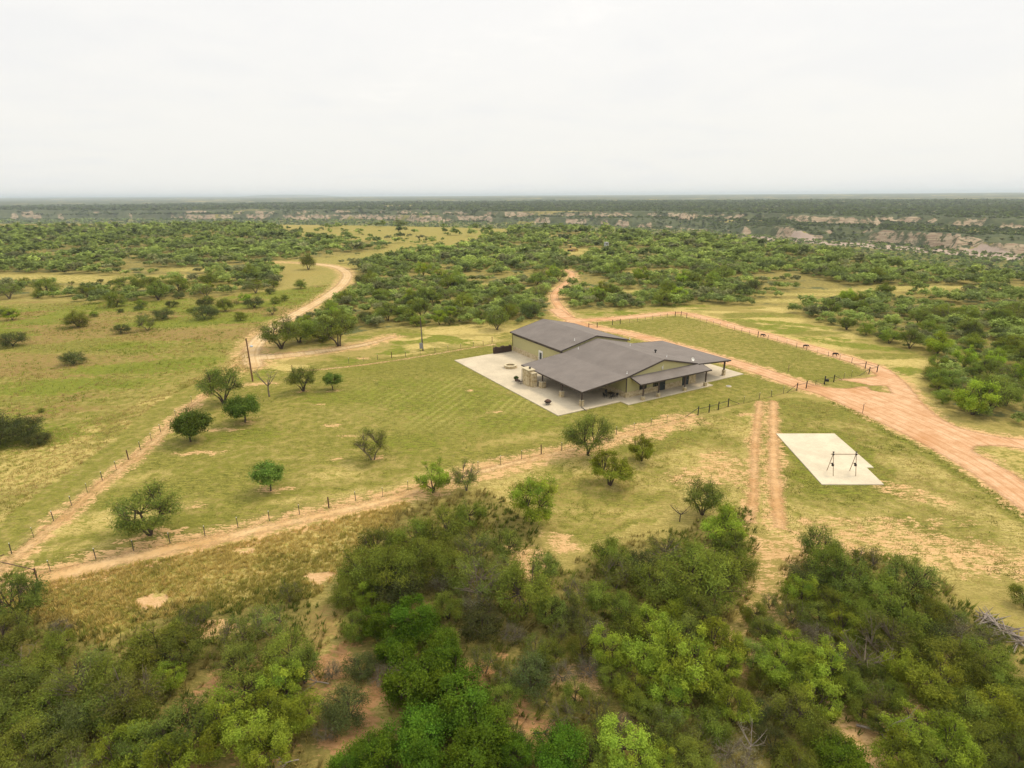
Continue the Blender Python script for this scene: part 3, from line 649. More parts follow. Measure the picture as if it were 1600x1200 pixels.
# windows, doors
def window(u0, u1, z0, z1):
    f = MB()
    for a, b, c, d in ((u0-.07, u1+.07, z1, z1+.08), (u0-.07, u1+.07, z0-.08, z0), (u0-.07, u0, z0, z1), (u1, u1+.07, z0, z1), ((u0+u1)/2-.025, (u0+u1)/2+.025, z0, z1)): f.box(a, b, .90, .985, c, d)
    w = f.build('window', M['black'], house)
    MB().box(u0, u1, .955, .99, z0, z1).build('pane', M['glass'], w)
window(18.75, 20.25, 1.2, 2.5); window(22.1, 23.1, 1.2, 2.45)
def door(u0, u1, z1, mat):
    d = MB().box(u0+.06, u1-.06, .93, .985, FL, z1).build('door', mat, house)
    f = MB(); f.box(u0-.03, u0+.05, .88, .995, FL, z1+.08); f.box(u1-.05, u1+.03, .88, .995, FL, z1+.08); f.box(u0+.05, u1-.05, .88, .995, z1, z1+.08); f.build('door_frame', M['black'], d)
    MB().ball((u1-.2, .9, 1.05), .05).build('handle', M['galv'], d)
door(23.5, 24.95, 2.5, M['door']); door(29.55, 31.1, 2.5, M['door'])
d = MB().box(15.40, 15.444, 28.42, 29.38, FL, 2.3).build('door', M['door'], house); d['label'] = 'dark side door in white frame'
f = MB(); f.box(15.33, 15.447, 28.12, 28.41, FL, 2.75); f.box(15.33, 15.447, 29.39, 29.68, FL, 2.75); f.box(15.33, 15.447, 28.41, 29.39, 2.31, 2.75); f.build('door_frame', M['white'], d)
MB().ball((15.37, 28.55, 1.1), .05).build('handle', M['galv'], d)
mb = MB(); mb.box(15.18, 15.42, 30.7, 31.0, 4.05, 4.3); mb.build('wall_light', M['black'], house)
mb = MB(); mb.box(23.85, 24.15, .86, 1.0, 4.35, 4.75); mb.tube([(24.0, .8, 4.1), (24.0, .8, 5.1)], .035); mb.build('gable_light', M['white'], house)
# posts of the patio, porch and carport: stone pier + timber post
def column(u, v, zt, w=.72, h=1.05, pw=.2):
    p = MB().box(u-pw/2, u+pw/2, v-pw/2, v+pw/2, h+.08, zt).build('porch_post', M['darkwood'], house)
    MB().hull([(u-w/2, v-w/2, FL-.02), (u+w/2, v-w/2, FL-.02), (u+w/2, v+w/2, FL-.02), (u-w/2, v+w/2, FL-.02)], [(u-w/2*.9, v-w/2*.9, h), (u+w/2*.9, v-w/2*.9, h), (u+w/2*.9, v+w/2*.9, h), (u-w/2*.9, v+w/2*.9, h)]).build('stone_pier', M['stone'], p)
    MB().box(u-w/2-.03, u+w/2+.03, v-w/2-.03, v+w/2+.03, h, h+.09).build('pier_cap', M['stonecap'], p)
for u, v, w in ((6.15, 1.75, .62), (6.05, 7.6, .72), (6.0, 13.9, 1.05), (6.0, 19.9, .72)): column(u, v, 2.95, w, 1.1 if w < 1 else 1.25)
MB().box(5.9, 6.2, .95, 20.5, 2.70, 2.92).build('roof_beam', M['darkwood'], house)
for u in (17.3, 21.0, 27.6, 33.1): column(u, -1.5, 3.2, .55, .75, .2)
MB().box(16.6, 33.8, -1.6, -1.4, 3.0, 3.17).build('roof_beam', M['darkwood'], house)
for v in (1.5, 10.0, 18.8): column(41.7, v, 3.32, .55, 1.15, .26)
MB().box(41.57, 41.83, .7, 19.4, 3.06, 3.3).build('roof_beam', M['darkwood'], house)
MB().tube([(5.55, 1.0, 2.85), (5.75, 1.35, 2.6), (5.75, 1.35, .25), (5.6, 1.0, .2), (5.3, -.9, .17)], .055).build('downspout', M['trim'], house)
# roof furniture
def on_main(u): return np.interp(u, [5.5, 15.3, 24.2, 33.1], [3.05, 4.12, 6.12, 4.05])
def on_rear(u): return np.interp(u, [15, 24.2, 33.4], [4.6, 6.68, 4.6])
for u, v, z in ((20.0, 22.9, on_rear(20.0)), (18.4, 19.4, on_main(18.4)), (16.3, 1.9, on_main(16.3)), (28.6, 15.1, on_main(28.6)), (28.3, 4.3, on_main(28.3)), (33.6, 20.9, 4.6)):
    MB().tube([(u, v, z-.1), (u, v, z+.38)], .06, 8).lathe([(.14, z-.02), (.075, z+.1)], u, v, 8).build('vent_pipe', M['pvc'], house)
mb = MB(); u, v = 29.6, 8.7; z = on_main(u); mb.tube([(u, v, z-.1), (u, v, z+.3)], .13, 10); mb.lathe([(.1, z+.3), (.27, z+.42), (.26, z+.6), (.08, z+.7)], u, v, 12); mb.build('roof_turbine', M['black'], house)
mb = MB(); mb.tube([(32.2, 1.5, 4.2), (32.2, 1.5, 4.75)], .03); mb.lathe([(.02, 0), (.2, .05), (.36, .16), (.34, .165), (.18, .07), (.02, .03)], 0, 0, 14)
for vtx in mb.bm.verts:
    if vtx.co.z < 1: vtx.co = Matrix.Rotation(R(60), 3, 'X') @ vtx.co + Vector((32.2, 1.38, 4.8))
mb.build('satellite_dish', M['white'], house)

# outdoor fireplace: a thing of its own under the eave
def hthing(name, u, v, label, cat, rz=0.0, group=None): return empty(name, hw(u, v, FL), HA+rz, label, cat, group)
fp = hthing('outdoor_fireplace', 4.65, 16.6, 'tall pale limestone outdoor fireplace with flat stone cap at the patio eave', 'fireplace')
MB().box(-.62, .62, -1.0, 1.35, 0, 3.12).box(-.72, -.62, -.7, 1.05, 0, 2.9).build('chimney_breast', M['stone'], fp)
MB().box(-.78, .78, -1.12, 1.5, 3.12, 3.28).build('cap_stone', M['stonecap'], fp, bevel=.02)
MB().box(-.35, .75, -1.75, -1.0, 0, 2.68).build('side_pier', M['stone'], fp)
MB().box(-.42, .82, -1.82, -.99, 2.68, 2.80).build('cap_stone', M['stonecap'], fp, bevel=.02)
MB().box(.625, .63, -.5, .7, .4, 1.3).build('firebox', M['black'], fp)
MB().lathe([(.16, 3.28), (.16, 3.5), (.24, 3.52), (.24, 3.6), (.06, 3.68)], .1, -.2, 12).build('chimney_cowl', M['black'], fp)
# fire ring
fr = hthing('fire_pit', 7.7, 28.9, 'round low limestone fire ring on the patio beside the sage wall', 'fire pit')
MB().lathe([(1.02, 0), (1.30, 0), (1.33, .48), (1.0, .48)], 0, 0, 30, True).build('stone_ring', M['stone'], fr)
MB().lathe([(.92, .48), (1.38, .48), (1.38, .58), (.92, .58)], 0, 0, 30, True).build('cap_ring', M['stonecap'], fr, bevel=0)
MB().lathe([(1.03, .02), (1.02, .30)], 0, 0, 30).build('sand_fill', M['sand'], fr)
# portable fire bowl
fb = hthing('fire_bowl', 1.6, 5.45, 'dark round metal fire bowl with domed lid on the open patio corner', 'fire bowl')
MB().lathe([(.2, .22), (.45, .3), (.6, .48), (.66, .52), (.66, .56), (.5, .56)], 0, 0, 16).build('bowl', M['black'], fb, True)
MB().lathe([(.56, .562), (.5, .72), (.3, .86), (.06, .92), (.05, .98)], 0, 0, 16).build('lid', M['iron'], fb, True)
for k in range(4):
    a = k*math.pi/2+.4; MB().tube([(.3*math.cos(a), .3*math.sin(a), .27), (.5*math.cos(a), .5*math.sin(a), 0)], .03).build('leg', M['black'], fb)
# potted plant and bench by the fireplace
pt = hthing('potted_plant', 3.75, 19.9, 'bushy dark green potted plant on the patio by the limestone fireplace', 'plant')
MB().lathe([(.2, 0), (.3, .4), (.33, .42), (.26, .42)], 0, 0, 12).build('pot', M['pot'], pt)
POTTED = pt
bn = hthing('patio_bench', 3.55, 18.3, 'low brown wooden bench on the patio at the foot of the stone fireplace', 'bench', R(8))
MB().box(-.25, .25, -.6, .6, .40, .47).build('seat', M['darkwood'], bn)
MB().hull([(-.28, -.6, .5), (-.22, -.6, .5), (-.22, .6, .5), (-.28, .6, .5)], [(-.4, -.6, .95), (-.34, -.6, .95), (-.34, .6, .95), (-.4, .6, .95)]).build('backrest', M['darkwood'], bn)
for x in (-.2, .2):
    for y in (-.5, .5): MB().box(x-.03, x+.03, y-.03, y+.03, 0, .40).build('leg', M['darkwood'], bn)
tp = hthing('slender_post', 4.6, 19.1, 'thin black post standing against the back of the limestone fireplace', 'post')
MB().tube([(0, 0, 0), (0, 0, 2.6)], .05, 8).build('shaft', M['black'], tp); MB().box(-.14, .14, -.14, .14, 0, .03).build('base_plate', M['black'], tp)
# table and chairs in the shade
tb = hthing('patio_table', 13.6, 2.9, 'dark square table in the shade under the patio roof', 'table')
MB().box(-.55, .55, -.55, .55, .70, .75).build('table_top', M['black'], tb, bevel=.01)
for x in (-.48, .48):
    for y in (-.48, .48): MB().box(x-.03, x+.03, y-.03, y+.03, 0, .70).build('leg', M['black'], tb)
for u, v, rz, lb in ((13.0, 1.95, R(180), 'dark chair on the outer side of the shaded patio table'), (14.2, 2.05, R(165), 'dark chair beside the stone wainscot at the shaded patio table'), (13.6, 4.0, 0, 'dark chair at the inner side of the shaded patio table'), (12.4, 3.1, R(90), 'dark chair facing the wall at the shaded patio table')):
    c = hthing('patio_chair', u, v, lb, 'chair', rz, 'chairs round the patio table')
    MB().box(-.24, .24, -.24, .24, .42, .47).build('seat', M['black'], c)
    MB().hull([(-.24, .22, .5), (.24, .22, .5), (.24, .26, .5), (-.24, .26, .5)], [(-.24, .32, 1.0), (.24, .32, 1.0), (.24, .36, 1.0), (-.24, .36, 1.0)]).build('backrest', M['black'], c)
    for x in (-.21, .21):
        for y in (-.21, .21): MB().box(x-.02, x+.02, y-.02, y+.02, 0, .42).build('leg', M['black'], c)
# firewood rack at the far corner of the patio
fw = hthing('firewood_rack', 12.45, 40.7, 'long dark stack of firewood between uprights at the far edge of the patio', 'firewood')
mb = MB(); rg = random.Random(5)
for k in range(31):
    x = -2.25+k*.15
    top = 1.25+.25*math.sin(k*.5)*rg.random()+.15*rg.random(); z = .1
    while z < top:
        rad = .062+.026*rg.random(); mb.tube([(x+rg.uniform(-.03, .03), -.28-rg.random()*.1, z+rad), (x+rg.uniform(-.03, .03), .28+rg.random()*.08, z+rad)], rad, 6); z += 2*rad*.95
lg = mb.build('firewood', M['log'], fw); lg['kind'] = 'stuff'
for x in (-2.38, 2.38):
    for y in (-.2, .2): MB().tube([(x, y, 0), (x, y, 1.75 if x > 0 else 2.0)], .04, 6).build('upright', M['iron'], fw)
MB().box(-2.34, 2.34, -.2, -.14, .03, .09).box(-2.34, 2.34, .14, .2, .03, .09).build('rack_base', M['iron'], fw)
sc_ = empty('septic_cover', (*at2(1138.5, 604), 0), 0, 'round grey concrete access cover set in the lawn off the carport corner', 'cover')
MB().lathe([(.52, -.1), (.52, .10), (.47, .13), (.05, .13)], 0, 0, 20).build('concrete_ring', M['concrete'], sc_)
MB().lathe([(.3, .131), (.3, .16), (.04, .18)], 0, 0, 16).build('lid', M['grey'], sc_)

# ------------------------------------------------------------------ A-frame hoist on the pad
L = [at(1292, 735, .12), at(1301.8, 743.8, .12), at(1327.7, 735, .12), at(1337, 743.8, .12)]
mA, mB = (L[0]+L[1])/2, (L[2]+L[3])/2; c0 = (mA+mB)/2
hoist = empty('swing_frame', (c0[0], c0[1], .12), 0, 'bare tan metal A-frame swing stand on the pale concrete pad', 'frame')
lo = lambda p, z: (p[0]-c0[0], p[1]-c0[1], z)
ZT = 2.72
dx = (mB-mA)/np.linalg.norm(mB-mA); ex = dx*.28
MB().tube([lo(mA-ex, ZT), lo(mB+ex, ZT)], .05, 8).build('crossbar', M['galvrust'], hoist)
for top, feet in ((mA, L[:2]), (mB, L[2:])):
    for ft in feet:
        d = (ft-top); MB().tube([lo(top+d*.04, ZT-.02), lo(ft, 0)], .04, 8).build('leg', M['galvrust'], hoist)
    MB().tube([lo(top+(feet[0]-top)*.52, 1.32), lo(top+(feet[1]-top)*.52, 1.32)], .035, 6).build('brace', M['galvrust'], hoist)
    q = top+(feet[1]-top)*.5; MB().box(q[0]-c0[0]-.16, q[0]-c0[0]+.10, q[1]-c0[1]-.06, q[1]-c0[1]+.16, 1.2, 1.48).lathe([(.12, 1.5), (.12, 1.62)], q[0]-c0[0]-.1, q[1]-c0[1]+.1, 10).build('clamp', M['black'], hoist, bevel=.02)
    MB().ball(lo(top+np.array([.05, .12, 0]), ZT+.24), .11, 1.2, 1, .9).tube([lo(top, ZT), lo(top+np.array([.05, .12, 0]), ZT+.2)], .03).box(lo(top, 0)[0]-.1, lo(top, 0)[0]+.1, lo(top, 0)[1]-.09, lo(top, 0)[1]+.09, ZT-.1, ZT+.08).build('floodlight', M['black'], hoist)

# ------------------------------------------------------------------ fences, gates, poles
fence = empty('yard_fence', (*at2(-8, 893), 0), 0, 'long wire fence on thin steel posts all round the mown yard', 'fence')
FO = np.array([*at2(-8, 893), 0])
def rot_u(a): return Matrix.Rotation(a, 4, 'Z')
tpost = MB().box(-.022, .022, -.022, .022, -.1, 1.22).box(-.045, .045, -.006, .006, -.1, 1.2); tpost = tpost.mesh('t_post', M['post'])
tcap = MB().box(-.028, .028, -.028, .028, 1.205, 1.30).mesh('post_tip', M['white'])
ppost = MB().tube([(0, 0, -.1), (0, 0, 1.45)], .075, 8).lathe([(.085, 1.44), (.03, 1.5)], 0, 0, 8).mesh('pipe_post', M['iron'])
bpost = MB().tube([(0, 0, -.1), (0, 0, 1.5)], .09, 8).lathe([(.10, 1.49), (.03, 1.56)], 0, 0, 8).mesh('black_post', M['black'])
def fpost(p, typ):
    o = obj('fence_post', {'T': tpost, 'P': ppost, 'B': bpost}[typ], fence)
    o.location = (p[0]-FO[0], p[1]-FO[1], 0); o.rotation_euler = (random.uniform(-.03, .03), random.uniform(-.03, .03), random.uniform(0, 3))
    if typ == 'T': obj('post_tip', tcap, o)
    return o
def rail(p, q, z0, z1, rad=.045, mat='iron', name='brace_rail', parent=None):
    par = parent or fence; org = FO if par is fence else np.array([*par.location])
    return MB().tube([(p[0]-org[0], p[1]-org[1], z0), (q[0]-org[0], q[1]-org[1], z1)], rad, 6).build(name, M[mat], par)
def spaced(pxs, n):
    """n posts between two photo points, evenly spaced on the ground"""
    a, b = at2(*pxs[0]), at2(*pxs[1]); return [a+(b-a)*t for t in np.linspace(0, 1, n+2)[1:-1]]
posts = [(p, 'T') for p in (at2(79,892.6),at2(150,874),at2(209,861),at2(266,849),at2(320.5,838),at2(372,824),at2(421,814),at2(468,804),at2(556,783),at2(598,776),at2(637.6,765.6),at2(692,748),at2(747,734.5),at2(782,725.5),at2(815,717),at2(877.6,704),at2(910,692),at2(936,685),at2(963,679),at2(990.5,673),at2(1017,666),at2(1042,661),
        at2(1162,630),at2(1186,624),at2(1205,620),at2(1224,615),at2(18.7,865.5),at2(53,840),at2(84,814),at2(112,790),at2(137,770),at2(160,750.5),at2(182,734),at2(219.5,703),at2(237,689),at2(251,675),at2(275,652),at2(300,630),
        at2(545,568),at2(568,565),at2(590,562),at2(634,557.5),at2(657,554.5),at2(680,551.5),at2(700,548),at2(720,545),at2(740,542),at2(755,539.5))]
posts += [(at2(514,794),'P'),(at2(845.7,709.5),'P'),(at2(201,718),'P'),(at2(612,559.5),'P'),(at2(769,535),'P'),(at2(457,581),'P')]
for a, b, n in (((971,506.5),(1054,494),6),((1075,497),(1183,526),9),((1186,526.5),(1350,573),9),((800,531),(918,513),3),((1306,594.5),(1342,586),2)): posts += [(p, 'T') for p in spaced((a, b), n)]
posts += [(at2(x, y), 'B') for x, y in ((1090.4,648.5),(1107.7,644.5),(1122,640.5),(1137.6,635.5),(1244.7,610.3),(1259.4,607),(1302.5,597),(1184,527),(1351.6,576),(1357.5,584.5),(1370,581.5),(1055,494.5),(1064,494),(1073,497),(933,512),(957,508),(969,506.5),(920,513.5))]
for p, t in posts: fpost(p, t)
cor = at2(-8, 893); fpost(cor, 'P'); fpost(at2(59, 909), 'P')
rail(at2(-8,893), at2(59,909), 1.36, 1.36); rail(at2(-8,893), at2(12,884), 1.4, 1.3)
B = lambda a, b, z0=1.4, z1=1.4, r=.04: rail(at2(*a), at2(*b), z0, z1, r, 'black')
B((1090.4,648.5),(1071,652.5),1.3,.15); B((1137.6,635.5),(1155,632),1.3,.15); B((1090.4,648.5),(1107.7,644.5),1.1,1.1); B((1122,640.5),(1137.6,635.5),1.1,1.1); B((1107.7,644.5),(1122,640.5),1.1,1.1)
B((1244.7,610.3),(1229,614.5),1.3,.15); B((1244.7,610.3),(1259.4,607),1.1,1.1); B((1302.5,597),(1288,601),1.1,1.1); B((1302.5,597),(1315,594),1.3,.15)
B((1351.6,576),(1370,581.5),1.1,1.1); B((1357.5,584.5),(1370,581.5),1.1,1.1); B((1351.6,576),(1334,570.5),1.2,.15); B((1357.5,584.5),(1343,588),1.2,.15)
B((1055,494.5),(1064,494),1.2,1.2); B((1064,494),(1073,497),1.2,1.2); B((920,513.5),(933,512),1.1,1.1); B((957,508),(969,506.5),1.1,1.1)
mb = MB()
def wire_run(pp):
    for z in (.25, .55, .85, 1.12): mb.tube([(at2(*p)[0]-FO[0], at2(*p)[1]-FO[1], z) for p in pp], .006, 3, False)
wire_run([(-8,893),(79,892.6),(209,861),(320.5,838),(421,814),(514,794),(598,776),(747,734.5),(845.7,709.5),(963,679),(1042,661),(1090.4,648.5)])
wire_run([(1137.6,635.5),(1186,624),(1244.7,610.3)]); wire_run([(1302.5,597),(1357.5,584.5)]); wire_run([(1351.6,576),(1184,527),(1073,497)]); wire_run([(1055,494.5),(969,506.5)]); wire_run([(920,513.5),(769,535),(612,559.5),(457,581)])
wire_run([(-8,893),(18.7,865.5),(84,814),(137,770),(201,718),(251,675),(300,630)])
wr = mb.build('fence_wire', M['post'], fence)
# main drive gate, propped between its black posts
ga, gb = at2(1259.4, 607), at2(1288, 600.5)
gate = empty('drive_gate', (ga[0], ga[1], 0), 0, 'black pipe gate closing the pink drive on the yard fence', 'gate')
for z in (.3, .62, .95, 1.25): rail(ga, gb, z, z, .025, 'black', 'gate_rail', gate)
for t in (.02, .5, .98):
    q = ga+(gb-ga)*t; MB().tube([(q[0]-ga[0], q[1]-ga[1], .28), (q[0]-ga[0], q[1]-ga[1], 1.27)], .03, 6).build('gate_stile', M['black'], gate)
gp = empty('gate_opener', (gb[0], gb[1], 0), 0, 'thick black gate post with dark opener box at the pink drive', 'gate post')
MB().tube([(0, 0, 0), (0, 0, 1.65)], .11, 8).build('post', M['black'], gp); MB().box(.15, .75, -.12, .25, .55, 1.0).build('opener_box', M['black'], gp, bevel=.03)
def lone_post(px, py, h, label, mat='galvrust'):
    t = empty('marker_post', (*at2(px, py), 0), 0, label, 'post')
    MB().tube([(0, 0, -.1), (0, 0, h)], .05, 6).build('shaft', M[mat], t); MB().tube([(-.12, 0, h-.06), (.35, .1, h+.04)], .025, 5).build('wire_arm', M[mat], t)
lone_post(1347.5, 646, 1.7, 'single rusty pipe post beside the pink drive above the pad')
lone_post(1231.5, 581, 1.5, 'thin tan post at the lawn edge across the drive from the carport')
# power poles
pa = at(395, 596); pole = empty('power_pole', pa, 0, 'tall leaning brown utility pole with a small lamp near its top, west of the yard', 'power pole')
MB().tube([(0, 0, -.3), (-.12, .2, 4.2), (-.22, .3, 8.7)], [.17, .15, .12], 10).build('pole_shaft', M['polewood'], pole)
lp = MB().tube([(-.2, .3, 7.1), (.5, .3, 7.3)], .03).build('lamp_arm', M['galv'], pole)
MB().lathe([(.07, 7.38), (.3, 7.22), (.32, 7.05), (.1, 6.95)], .62, .3, 12).build('lamp_head', M['galv'], lp)
MB().box(-.32, -.12, .1, .26, 8.3, 8.62).build('cap_box', M['iron'], pole)
pb = at(661, 548); pole2 = empty('power_pole', pb, 0, 'slim dark utility pole with grey meter box on the strip north of the yard fence', 'power pole')
MB().tube([(0, 0, -.3), (-.25, .1, 8.0)], [.15, .11], 8).build('pole_shaft', M['darkwood'], pole2)
MB().box(-.75, .05, -.35, -.1, .55, 1.95).box(-.6, -.2, -.4, -.33, .9, 1.5).build('meter_box', M['grey'], pole2, bevel=.02)
MB().tube([(-.25, -.2, 1.9), (-.12, -.1, 5.6)], .035).build('conduit', M['grey'], pole2)

# ------------------------------------------------------------------ the three dark calves on the outer track
def make_calf(px, py, rz, label, head_dn=True):
    r = empty('black_calf', (*at2(px, py), .0), rz, label, 'calf', 'black calves along the outer fence'); r.scale = (.78,)*3
    b = bpy.data.meshes.new('body'); bm = bmesh.new()
    # skeleton: x forward
    P = {'rump': (-.55,0,.86), 'hip': (-.38,0,.90), 'belly': (0,0,.80), 'chest': (.36,0,.82), 'neck': (.6,0,.88), 'poll': (.80,0,.72 if head_dn else 1.1), 'jaw': (.95,0,.52 if head_dn else 1.05), 'nose': (1.04,0,.34 if head_dn else .98)}
    Rr = {'rump': .17, 'hip': .25, 'belly': .27, 'chest': .26, 'neck': .17, 'poll': .125, 'jaw': .10, 'nose': .075}
    V = {}; lay = bm.verts.layers.skin.verify()
    def add(k, c, rad):
        v = bm.verts.new(c); v[lay].radius = rad if hasattr(rad, '__len__') else (rad, rad); V[k] = v; return v
    for k in P: add(k, P[k], Rr[k])
    ch = list(P)
    for a, c in zip(ch, ch[1:]): bm.edges.new((V[a], V[c]))
    for s in (-1, 1):
        add(('h1', s), (-.46, .15*s, .66), .13); add(('h2', s), (-.58, .16*s, .40), .062); add(('h3', s), (-.53, .16*s, .05), .05); bm.edges.new((V['hip'], V[('h1', s)])); bm.edges.new((V[('h1', s)], V[('h2', s)])); bm.edges.new((V[('h2', s)], V[('h3', s)]))
        add(('f1', s), (.38, .14*s, .60), .11); add(('f2', s), (.40+.04*s, .14*s, .34), .058); add(('f3', s), (.39+.1*s, .14*s, .05), .048); bm.edges.new((V['chest'], V[('f1', s)])); bm.edges.new((V[('f1', s)], V[('f2', s)])); bm.edges.new((V[('f2', s)], V[('f3', s)]))
        add(('e', s), (.80, .22*s, .80 if head_dn else 1.16), .035); bm.edges.new((V['poll'], V[('e', s)]))
    add('t1', (-.74, 0, .72), .035); add('t2', (-.78, 0, .36), .04); bm.edges.new((V['rump'], V['t1'])); bm.edges.new((V['t1'], V['t2']))
    V['hip'][lay].use_root = True
    bm.to_mesh(b); bm.free(); b.materials.append(M['hide'])
    o = obj('body', b, r); md = o.modifiers.new('skin', 'SKIN'); md.use_smooth_shade = True; o.modifiers.new('sub', 'SUBSURF').levels = 1; o.modifiers['sub'].render_levels = 2
    return r
make_calf(1191.5, 526.5, R(-28), 'black calf by the dark post where the outer track bends behind the paddock')
make_calf(1258.5, 543.5, R(-12), 'middle of three black calves grazing on the pale outer track')
make_calf(1304.5, 556.5, R(-15), 'black calf grazing on the outer track closest to the corner gate')

# ------------------------------------------------------------------ far machines
bz = at(893, 394); k = empty('bulldozer', (bz[0], bz[1], float(terrain(bz[0], bz[1]))), R(25), 'old yellow bulldozer with open cab parked among the far scrub', 'bulldozer'); k.scale = (1.5,)*3
MB().box(-.3, 1.9, -.55, .55, .75, 1.75).box(-1.7, -.3, -.6, .6, .75, 1.45).build('body', M['yellow'], k, bevel=.06)
mb = MB()
for x in (-1.5, -.25):
    for y in (-.55, .55): mb.box(x-.07, x+.07, y-.07, y+.07, 1.45, 2.75)
mb.build('cab_frame', M['yellow'], k); MB().box(-1.75, .0, -.75, .75, 2.75, 2.9).build('cab_roof', M['yellow'], k); MB().box(-1.2, -.6, -.3, .3, 1.45, 2.3).build('seat', M['black'], k)
for y in (-.95, .95): MB().box(-1.5, 1.6, y-.25, y+.25, .05, .85).build('track', M['iron'], k, bevel=.2)
MB().hull([(2.3, -1.6, .1), (2.45, -1.6, .1), (2.3, -1.6, 1.15), (2.15, -1.6, 1.15)], [(2.3, 1.6, .1), (2.45, 1.6, .1), (2.3, 1.6, 1.15), (2.15, 1.6, 1.15)]).build('blade', M['yellow'], k)
for y in (-1.25, 1.25): MB().box(-.2, 2.3, y-.08, y+.08, .35, .55).build('push_arm', M['yellow'], k)
MB().tube([(1.1, .2, 1.75), (1.1, .2, 2.5)], .06).build('exhaust', M['iron'], k)
bl = at(947, 388.5); k = empty('deer_blind', (bl[0], bl[1], float(terrain(bl[0], bl[1]))), R(12), 'pale grey box blind on short brown legs at the edge of the far clearing', 'hunting blind'); k.scale = (1.25,)*3
MB().box(-1, 1, -1, 1, 1.0, 3.0).build('cabin', M['galv'], k, bevel=.03); MB().prism([(-1.15, -1.15, 3.12), (1.15, -1.15, 3.12), (1.15, 1.15, 3.3), (-1.15, 1.15, 3.3)], .1).build('roof', M['grey'], k)
MB().box(-.6, .6, -1.02, -1.005, 2.1, 2.6).build('window', M['black'], k)
for x in (-.9, .9):
    for y in (-.9, .9): MB().box(x-.07, x+.07, y-.07, y+.07, 0, 1.0).build('leg', M['darkwood'], k)
for y in (-.9, .9): MB().box(-.83, .83, y-.04, y+.04, .4, .55).build('cross_brace', M['darkwood'], k)

# ------------------------------------------------------------------ foliage
def leaf_mat(name):
    m, nt = new_mat(name); g = NT(nt)
    a = g.n('ShaderNodeAttribute', attribute_name='tint'); oi = g.n('ShaderNodeObjectInfo')
    col = g.mul(a.outputs['Color'], oi.outputs['Color'])
    hs = g.n('ShaderNodeHueSaturation'); g.link(col, hs.inputs['Color'])
    hs.inputs['Saturation'].default_value = 1.0; g.link(g.math('MULTIPLY_ADD', oi.outputs['Random'], .4, .8), hs.inputs['Value']); g.link(g.math('MULTIPLY_ADD', oi.outputs['Random'], .03, .485), hs.inputs['Hue'])
    d = g.n('ShaderNodeBsdfDiffuse'); t = g.n('ShaderNodeBsdfTranslucent'); mx = g.n('ShaderNodeMixShader'); o = g.n('ShaderNodeOutputMaterial')
    g.link(hs.outputs[0], d.inputs[0]); g.link(hs.outputs[0], t.inputs[0]); mx.inputs[0].default_value = .38
    g.link(d.outputs[0], mx.inputs[1]); g.link(t.outputs[0], mx.inputs[2]); g.link(mx.outputs[0], o.inputs[0]); return m
M['leaf'] = leaf_mat('leaves')

KIND = {  # name, words, clumps, leaves per clump, leaf length, leaf width, height/width, lowest clump, clump radius, base tint, droop
 'mesq':   ('mesquite_tree', 'olive feathery mesquite', 44, 200, .042, .0085, .70, .04, .105, (.170, .204, .033), .4),
 'open':   ('mesquite_tree', 'open-crowned mesquite', 40, 190, .042, .0085, .74, .26, .095, (.160, .200, .040), .4),
 'airy':   ('mesquite_tree', 'thin airy mesquite', 36, 110, .046, .0080, .74, .14, .095, (.165, .192, .042), .4),
 'bright': ('mesquite_tree', 'bright yellow-green mesquite', 38, 235, .046, .0105, .82, .10, .088, (.235, .290, .034), .55),
 'dense':  ('leafy_tree', 'dense bright green tree', 62, 235, .036, .0155, .80, .03, .095, (.108, .182, .018), -.35),
 'dark':   ('scrub_bush', 'dark grey-green bush', 46, 190, .032, .0100, .60, .02, .11, (.098, .116, .038), .0),
 'twig':   ('scrub_bush', 'grey twiggy half-bare bush', 34, 80, .032, .0085, .58, .04, .13, (.185, .178, .100), .0),
 'oak':    ('shade_tree', 'rounded dark green shade tree', 54, 220, .042, .018, .76, .24, .115, (.110, .170, .030), .0),
 'young':  ('shade_tree', 'small leafy green shade tree', 44, 200, .044, .018, .86, .28, .12, (.145, .210, .040), .0),
}
